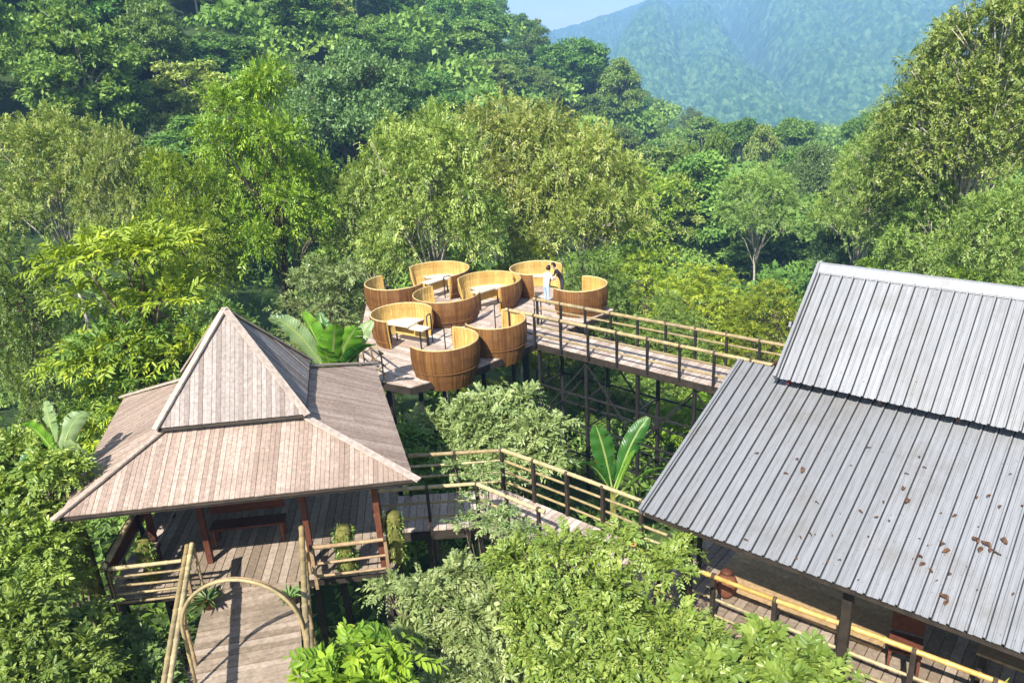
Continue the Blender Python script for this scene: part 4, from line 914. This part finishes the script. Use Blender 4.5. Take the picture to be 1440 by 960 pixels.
# ------------------------------------------------------------------ booth deck on its trestle
DK = [at_z(540, 536, 0), at_z(578, 543, 0), Vector((-1.0, 22.6, 0)), at_z(742, 480, 0), Vector((2.2, 26.0, 0)), Vector((3.9, 27.5, 0)), Vector((2.5, 30.2, 0)), Vector((.6, 31.8, 0)), Vector((-3.0, 32.6, 0)), Vector((-5.9, 30.6, 0)), Vector((-5.4, 25.5, 0)), Vector((-5.0, 23.2, 0))]
DK = [Vector((p.x, p.y, -.02)) for p in DK]
dk = thing('raised_deck', 'raised pale plank deck carrying the round basket booths', 'deck', (-1.5, 26.5, 0)); O = dk.location.copy()
def hull(P):
    P = sorted(set((p.x, p.y) for p in P)); 
    def half(Q):
        h = []
        for q in Q:
            while len(h) > 1 and (h[-1][0]-h[-2][0])*(q[1]-h[-2][1])-(h[-1][1]-h[-2][1])*(q[0]-h[-2][0]) <= 0: h.pop()
            h.append(q)
        return h
    a = half(P); b = half(P[::-1]); return [Vector((x, y, -.02)) for x, y in a[:-1]+b[:-1]]
HD = hull(DK); bdir = Vector((.765, -.644, 0)); bn = Vector((.644, .765, 0))
mb = MB(O); mb.boards(HD, bn, .15, .012, .035, .003, seg=3.0); mb.build('floor', M['deck_pod'], dk)
for i in range(len(HD)):
    mb = MB(O); mb.bar(HD[i]-Vector((0, 0, .15)), HD[(i+1) % len(HD)]-Vector((0, 0, .15)), .08, .2); mb.build('edge_beam', M['timber'], dk)
for x, y in [(-4.0, 22.4), (-2.9, 21.7), (-1.0, 23.2), (.4, 24.8), (-4.8, 25.5), (-2.6, 26), (0, 27), (-5.2, 29.8), (-2.5, 31), (.6, 30.5), (2.9, 28)]:
    mb = MB(O); mb.bar((x, y, gz(x, y)-.4), (x, y, -.26), .14, .14, up=(0, 1, 0)); mb.build('stilt', M['steel'], dk)

# bridge from the deck to behind the shed
f0, f1 = at_z(742, 478, 0), at_z(1022, 546, 0); bdir = (f1-f0).normalized(); bn = Vector((-bdir.y, bdir.x, 0))
if bn.y < 0: bn = -bn
BW = 1.5; BL = 11.0
br = thing('footbridge', 'long plank footbridge on a black steel trestle leading to the booth deck', 'footbridge', tuple(f0)); O = br.location.copy()
P0 = f0-bdir*.5; P0.z = -.012
mb = MB(O); mb.boards([P0, P0+bdir*BL, P0+bdir*BL+bn*BW, P0+bn*BW], bdir, .15, .012, .035, .003); mb.build('floor', M['deck_pod'], br)
for k in (0, BW):
    mb = MB(O); mb.bar(P0+bn*k-Vector((0, 0, .15)), P0+bdir*BL+bn*k-Vector((0, 0, .15)), .07, .2); mb.build('beam', M['timber'], br)
Z = lambda v, z: Vector((v.x, v.y, z))
for i in range(6):
    q = P0+bdir*(.9+i*1.95)
    for k in (.12, BW-.12):
        a = q+bn*k; mb = MB(O); mb.bar(Z(a, gz(a.x, a.y)-.4), Z(a, -.26), .1, .1, up=bdir); mb.build('trestle_post', M['steel'], br)
    for z in (-1.6, -2.7, -3.8):
        mb = MB(O); mb.bar(Z(q+bn*.12, z), Z(q+bn*(BW-.12), z), .05, .05); mb.build('cross_bar', M['steel'], br)
    if i < 5:
        for k in (.12, BW-.12):
            for z in (-1.6, -2.7, -3.8):
                mb = MB(O); mb.bar(Z(q+bn*k, z), Z(q+bdir*1.95+bn*k, z-.03), .045, .06); mb.build('side_bar', M['steel'], br)
            mb = MB(O); mb.bar(Z(q+bn*k, -.4 if i % 2 else -2.7), Z(q+bdir*1.95+bn*k, -2.7 if i % 2 else -.4), .045, .045); mb.build('diagonal_brace', M['steel'], br)
r0 = at_z(716, 436, 1); r1 = at_z(1100, 516, 1); q0 = at_z(755, 421, 1); q1 = at_z(1108, 486, 1)
railing('pale bamboo railing on the near side of the booth bridge', [r0[:2], tuple((r0+(r1-r0)*1.25)[:2])], [1, .62, .3], .058, 1.05, 'steel', 'bamboo', pw=.07)
railing('pale bamboo railing on the far side of the booth bridge', [q0[:2], tuple((q0+(q1-q0)*1.25)[:2])], [1, .66, .3], .058, 1.05, 'steel', 'bamboo', pw=.07)
a = at_z(500, 503, 0); b = at_z(540, 534, 0); c = at_z(577, 541, 0)
railing('thin bamboo railing at the front left corner of the booth deck', [a[:2], b[:2]], [.9, .5, .2], .035, .9, 'bamboo_brown', 'bamboo', pw=.04)

# round booths of upright slats
def booth(label, cx, cy, r, a0, a1, zb=0.0, rb=.86, rim=1.0, seat=True):
    t = thing('round_booth', label, 'booth', (cx, cy, 0), 0, 'round basket booths on the raised deck'); n = int(abs(a1-a0)*r*math.pi/180/.048); A = [R_(a0+(a1-a0)*i/n) for i in range(n+1)]
    zs = [zb+(rim-zb)*k/4 for k in range(5)]
    def rad(z):
        f = (z-zb)/(rim-zb); return r*(rb+(1-rb)*math.sin(f*math.pi/2)+.045*math.sin(math.pi*f))
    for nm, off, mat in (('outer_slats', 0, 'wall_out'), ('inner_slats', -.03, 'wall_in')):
        mb = MB()
        for i in range(n):
            g = .0015; vs = []; w = random.uniform(-.009, .009); z0 = zb if off == 0 else max(zb, .0)
            zz = [z0+(rim-z0)*k/4 for k in range(5)]
            for z in zz:
                for a in (A[i]+g*(1 if a1 > a0 else -1), A[i+1]-g*(1 if a1 > a0 else -1)):
                    for q in (0, -.024): rr = rad(z)+off+q+w; vs.append((math.cos(a)*rr, math.sin(a)*rr, z))
            fs = []
            for k in range(4):
                b = k*4; fs += [(b, b+2, b+6, b+4), (b+3, b+1, b+5, b+7), (b+1, b, b+4, b+5), (b+2, b+3, b+7, b+6)]
            fs += [(0, 1, 3, 2), (16, 18, 19, 17)]
            mb.add(vs, fs)
        sl_ = mb.build(nm, M[mat], t); outer_ = sl_ if off == 0 else outer_
    mb = MB(); mb.tube([(math.cos(a)*(r-.028), math.sin(a)*(r-.028), rim+.005) for a in A], .025, 8); mb.build('rim', M['rim'], t, True)
    mb = MB(); hz = max(zb, 0)+(rim-max(zb, 0))*.22; mb.tube([(math.cos(a)*(rad(hz)+.012), math.sin(a)*(rad(hz)+.012), hz) for a in A], .014, 6); mb.build('hoop', M['wall_out'], outer_, True)
    for e in (0, n):
        mb = MB(); rr = rad(.5)-.03; mb.bar((math.cos(A[e])*(rad(max(zb, 0))-.03), math.sin(A[e])*(rad(max(zb, 0))-.03), max(zb, 0)), (math.cos(A[e])*(r-.028), math.sin(A[e])*(r-.028), rim), .07, .035, up=(math.cos(A[e]), math.sin(A[e]), 0)); mb.build('end_post', M['wall_in'], t)
    if seat:
        i0 = int(n*.14); i1 = int(n*.86); mb = MB(); B = A[i0:i1+1]; vs = []
        for a in B: 
            for rr, z in ((rad(.42)-.05, .40), (rad(.42)-.05, .44), (rad(.42)-.42, .44), (rad(.42)-.42, .40)): vs.append((math.cos(a)*rr, math.sin(a)*rr, z))
        fs = [(4*i+k, 4*i+(k+1) % 4, 4*i+4+(k+1) % 4, 4*i+4+k) for i in range(len(B)-1) for k in range(4)]; mb.add(vs, fs); mb.build('seat', M['plank'], t)
        mb = MB()
        vs = []
        for a in B:
            for rr, z in ((rad(.42)-.36, .0), (rad(.42)-.36, .395), (rad(.42)-.39, .395), (rad(.42)-.39, .0)): vs.append((math.cos(a)*rr, math.sin(a)*rr, z))
        mb.add(vs, [(4*i+k, 4*i+(k+1) % 4, 4*i+4+(k+1) % 4, 4*i+4+k) for i in range(len(B)-1) for k in range(4)]); mb.build('seat_front', M['wall_in'], t)
    return t
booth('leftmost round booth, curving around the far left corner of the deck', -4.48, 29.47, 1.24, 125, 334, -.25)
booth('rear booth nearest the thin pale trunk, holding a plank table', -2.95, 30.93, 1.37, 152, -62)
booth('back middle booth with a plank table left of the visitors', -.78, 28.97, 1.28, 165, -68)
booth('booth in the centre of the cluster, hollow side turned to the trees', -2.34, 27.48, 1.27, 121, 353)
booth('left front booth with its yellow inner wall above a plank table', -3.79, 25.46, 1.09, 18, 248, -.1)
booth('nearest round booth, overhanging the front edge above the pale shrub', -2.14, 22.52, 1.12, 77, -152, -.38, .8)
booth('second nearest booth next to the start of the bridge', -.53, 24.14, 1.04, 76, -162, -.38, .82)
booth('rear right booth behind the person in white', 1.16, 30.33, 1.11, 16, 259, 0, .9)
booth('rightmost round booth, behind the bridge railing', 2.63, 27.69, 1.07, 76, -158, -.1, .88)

def ptable(label, a, b, w=.42, z=.72):
    a = Vector((*a, 0)); b = Vector((*b, 0)); d = (b-a).normalized(); sd = Vector((-d.y, d.x, 0)); c = (a+b)/2; L = (b-a).length
    t = thing('table', label, 'table', tuple(c), math.atan2(d.y, d.x), 'plank tables in the booths')
    for k, (x0, x1) in enumerate(((-L/2, L*.12), (L*.14, L/2))):
        mb = MB(); mb.box(((x0+x1)/2, 0, z-.05*k), (x1-x0, w, .045)); mb.build('tabletop', M['plank'], t)
    for sx in (-.4, .4):
        for sy in (-.4, .4): mb = MB(); mb.box((sx*L, sy*w, (z-.075)/2), (.04, .04, z-.075)); mb.build('leg', M['steel'], t)
    mb = MB(); mb.box((0, w*.36, .42), (L*.8, .03, .3)); mb.build('apron', M['wall_in'], t)
ptable('pale two plank table in the rear booth by the thin pale trunk', (-3.36, 29.95), (-2.35, 31.0))
ptable('pale two plank table in the back middle booth', (-1.35, 28.2), (-.25, 29.2))
ptable('pale two plank table in the left front booth', (-4.25, 25.35), (-2.85, 24.45))
# black tube rails beside the booth openings
def tube_rail(label, px, py, w=.5, h=.85, rz=0.0):
    q = at_z(px, py, 0); t = thing('tube_railing', label, 'railing', (q.x, q.y, 0), rz, 'black tube rails at the booth openings'); mb = MB(); mb.tube([(-w/2, 0, 0), (-w/2, 0, h-.03), (-w/2+.03, 0, h), (w/2-.03, 0, h), (w/2, 0, h-.03), (w/2, 0, 0)], .022, 6); mb.build('frame', M['steel'], t, True)
    mb = MB(); mb.tube([(-w/2, 0, h*.5), (w/2, 0, h*.5)], .016, 6); mb.build('mid_bar', M['steel'], t, True)
tube_rail('black tube rail at the opening of the nearest booth', 632, 488, .35, .8, .8)
tube_rail('black tube rail at the opening of the second nearest booth', 702, 462, .4, .95, .9)
tube_rail('black tube rail at the right end of the left front booth', 606, 483, .3, 1.05, 1.2)
tube_rail('black tube rail in the back middle booth', 654, 418, .4, 1.0, .3)
tube_rail('black tube rail in the rear booth by the thin pale trunk', 632, 418, .35, .9, .3)
tube_rail('black tube rail where the booth deck meets the bridge', 757, 455, .3, 1.0, -.7)

# ------------------------------------------------------------------ people
def person(label, loc, rz, shirt, trousers, hair, lean=.12, armf=.4, skinc=(.52, .33, .24), sit=False):
    t = thing('person', label, 'person', loc, rz)
    J = {}; E_ = []
    def j(k, p, r): J[k] = (Vector(p), r); return k
    fx = lean
    j('pel', (0, 0, .92), .145); j('wst', (fx*.3, 0, 1.08), .125); j('chs', (fx*.8, 0, 1.28), .15); j('nk0', (fx*1.1, 0, 1.42), .075); j('nk', (fx*1.3, 0, 1.5), .055); j('hd0', (fx*1.5+.02, 0, 1.57), .085); j('hd', (fx*1.6+.02, 0, 1.66), .095); j('hd1', (fx*1.6, 0, 1.72), .07)
    ch = [('pel', 'wst'), ('wst', 'chs'), ('chs', 'nk0'), ('nk0', 'nk'), ('nk', 'hd0'), ('hd0', 'hd'), ('hd', 'hd1')]
    for s, k in ((1, 'l'), (-1, 'r')):
        j(k+'hp', (0, .09*s, .86), .095); j(k+'kn', (.03+.03*s, .1*s, .48), .062); j(k+'an', (-.02+.05*s, .11*s, .08), .042); j(k+'to', (.12+.05*s, .12*s, .035), .032)
        j(k+'sh', (fx, .17*s, 1.38), .062); j(k+'el', (fx+.1*armf, .23*s, 1.12), .045); j(k+'wr', (fx+.1*armf+.24*armf/.4*.9, .16*s, 1.04+.12*armf), .032); j(k+'hn', (fx+.14*armf+.30*armf/.4, .14*s, 1.05+.14*armf), .036)
        ch += [('pel', k+'hp'), (k+'hp', k+'kn'), (k+'kn', k+'an'), (k+'an', k+'to'), ('chs', k+'sh'), (k+'sh', k+'el'), (k+'el', k+'wr'), (k+'wr', k+'hn')]
    ks = list(J); me = bpy.data.meshes.new('body'); me.from_pydata([tuple(J[k][0]) for k in ks], [(ks.index(a), ks.index(b)) for a, b in ch], [])
    o = bpy.data.objects.new('body', me); COL.objects.link(o); md = o.modifiers.new('s', 'SKIN'); o.modifiers.new('d', 'SUBSURF').levels = 2
    for v, k in zip(me.skin_vertices[0].data, ks): v.radius = (J[k][1],)*2; v.use_root = (k == 'pel')
    dg = bpy.context.evaluated_depsgraph_get(); ev = bpy.data.meshes.new_from_object(o.evaluated_get(dg)); bpy.data.objects.remove(o)
    mats = [plain('skin', skinc, .5, 0, .05), plain('shirt', shirt, .8, 0, .1), plain('trousers', trousers, .85, 0, .15), plain('shoe', (.03, .03, .035), .6)]
    ev.materials.clear(); [ev.materials.append(m_) for m_ in mats]
    for pl in ev.polygons:
        c = pl.center; i = 0
        if c.z < .07: i = 3
        elif c.z < .98 and abs(c.y) < .2 and c.x < .2+lean: i = 2
        elif c.z < 1.46 and (abs(c.y) < .2 and c.x < fx+.16 or c.z > 1.17): i = 1
        pl.material_index = i; pl.use_smooth = True
    link('body', ev, t)
    hx = fx*1.6+.01; mb = MB(); vs = []; fs = []; nr, nc = 7, 14
    for i in range(nr+1):
        th = math.pi*.56*i/nr
        for k in range(nc): ph = 2*math.pi*k/nc; vs.append((hx-.012+math.sin(th)*math.cos(ph)*.108-.03*(math.cos(ph) < 0)*math.sin(th)*.5, math.sin(th)*math.sin(ph)*.1, 1.675+math.cos(th)*.112-(.06*i/nr if math.cos(ph) < .3 else -.03*i/nr)))
    for i in range(nr):
        for k in range(nc): fs.append((i*nc+k, i*nc+(k+1) % nc, (i+1)*nc+(k+1) % nc, (i+1)*nc+k))
    mb.add(vs, fs); mb.build('hair', hair, t, True)
    for s in (-1, 1):
        mb = MB(); mb.tube([(hx+.085, .034*s, 1.655), (hx+.097, .034*s, 1.655)], [.012, .008], 6); mb.build('eye', plain('eye', (.02, .02, .02), .3), t)
    t.scale = (.86,)*3; return t
HB = plain('black_hair', (.012, .01, .01), .5)
q = at_z(769, 428, 0); person('person in white shirt and pale jeans standing at the bridge end of the deck', (q.x, q.y, 0), R_(50), (.8, .8, .8), (.36, .46, .60), HB, .14, .55)
q = at_z(790, 422, 0); person('person in black shirt bending over beside the person in white', (q.x+.05, q.y+.15, 0), R_(190), (.015, .015, .018), (.03, .03, .04), HB, .24, .6)

# ------------------------------------------------------------------ air, sky, sun
hz_ = MB(); hx0, hx1, hy0, hy1 = -1480, 2330, -80, 3600
hz_.prism([(hx0, hy0, ZMIN-1), (hx1, hy0, ZMIN-1), (hx1, hy1, ZMIN-1), (hx0, hy1, ZMIN-1)], [(hx0, hy0, ZMAX+12), (hx1, hy0, ZMAX+12), (hx1, hy1, ZMAX+12), (hx0, hy1, ZMAX+12)])
m, nt, out = nodes('haze_air'); pv = N(nt, 'ShaderNodeVolumePrincipled'); pv.inputs['Color'].default_value = (.30, .56, 1.0, 1); pv.inputs['Density'].default_value = .00046; pv.inputs['Anisotropy'].default_value = -.12
nt.links.new(pv.outputs[0], out.inputs['Volume'])
o = hz_.build('haze', m); tag(o, 'thin blue air between the camera and the far mountain', 'haze', kind='stuff')

SUN_AZ = Vector((-.42, -.91, 0)).normalized(); EL = R_(45)
sd = SUN_AZ*math.cos(EL)+Vector((0, 0, math.sin(EL)))
sl = bpy.data.lights.new('sun', 'SUN'); so = bpy.data.objects.new('sun', sl); COL.objects.link(so); sl.energy = 4.8; sl.angle = R_(.5); sl.color = (1, .955, .87)
so.rotation_euler = sd.to_track_quat('Z', 'Y').to_euler(); so.location = (0, 0, 60)
w = bpy.data.worlds.new('World'); SC.world = w; w.use_nodes = True; nt = w.node_tree; nt.nodes.clear()
out = nt.nodes.new('ShaderNodeOutputWorld'); bg = nt.nodes.new('ShaderNodeBackground'); sky = nt.nodes.new('ShaderNodeTexSky'); sky.sky_type = 'NISHITA'; sky.sun_disc = False
sky.sun_elevation = EL; sky.sun_rotation = math.atan2(sd.x, sd.y); sky.air_density = 1.0; sky.dust_density = .6; sky.ozone_density = 1.5
tc = nt.nodes.new('ShaderNodeTexCoord'); mp = nt.nodes.new('ShaderNodeMapping'); mp.inputs['Scale'].default_value = (1, 1, 2.2); nt.links.new(tc.outputs['Generated'], mp.inputs[0])
no = N(nt, 'ShaderNodeTexNoise', i_Scale=7.0, i_Detail=7.0, i_Roughness=.55); nt.links.new(mp.outputs[0], no.inputs['Vector'])
f = ramp(nt, no.outputs[0], [(.55, (0, 0, 0)), (.66, (.8, .8, .8))]); c = mixc(nt, f, sky.outputs[0], (11, 11.2, 11.4))
nt.links.new(c, bg.inputs[0]); bg.inputs[1].default_value = .10; nt.links.new(bg.outputs[0], out.inputs[0])

# ------------------------------------------------------------------ render settings
SC.view_settings.view_transform = 'Standard'; SC.view_settings.look = 'None'; SC.view_settings.exposure = 1.12; SC.view_settings.gamma = 1
SC.cycles.use_denoising = True; SC.cycles.max_bounces = 6; SC.cycles.diffuse_bounces = 3; SC.cycles.glossy_bounces = 2; SC.cycles.transmission_bounces = 3; SC.cycles.volume_bounces = 0
SC.cycles.caustics_reflective = False; SC.cycles.caustics_refractive = False; SC.cycles.use_adaptive_sampling = True; SC.cycles.adaptive_threshold = .02
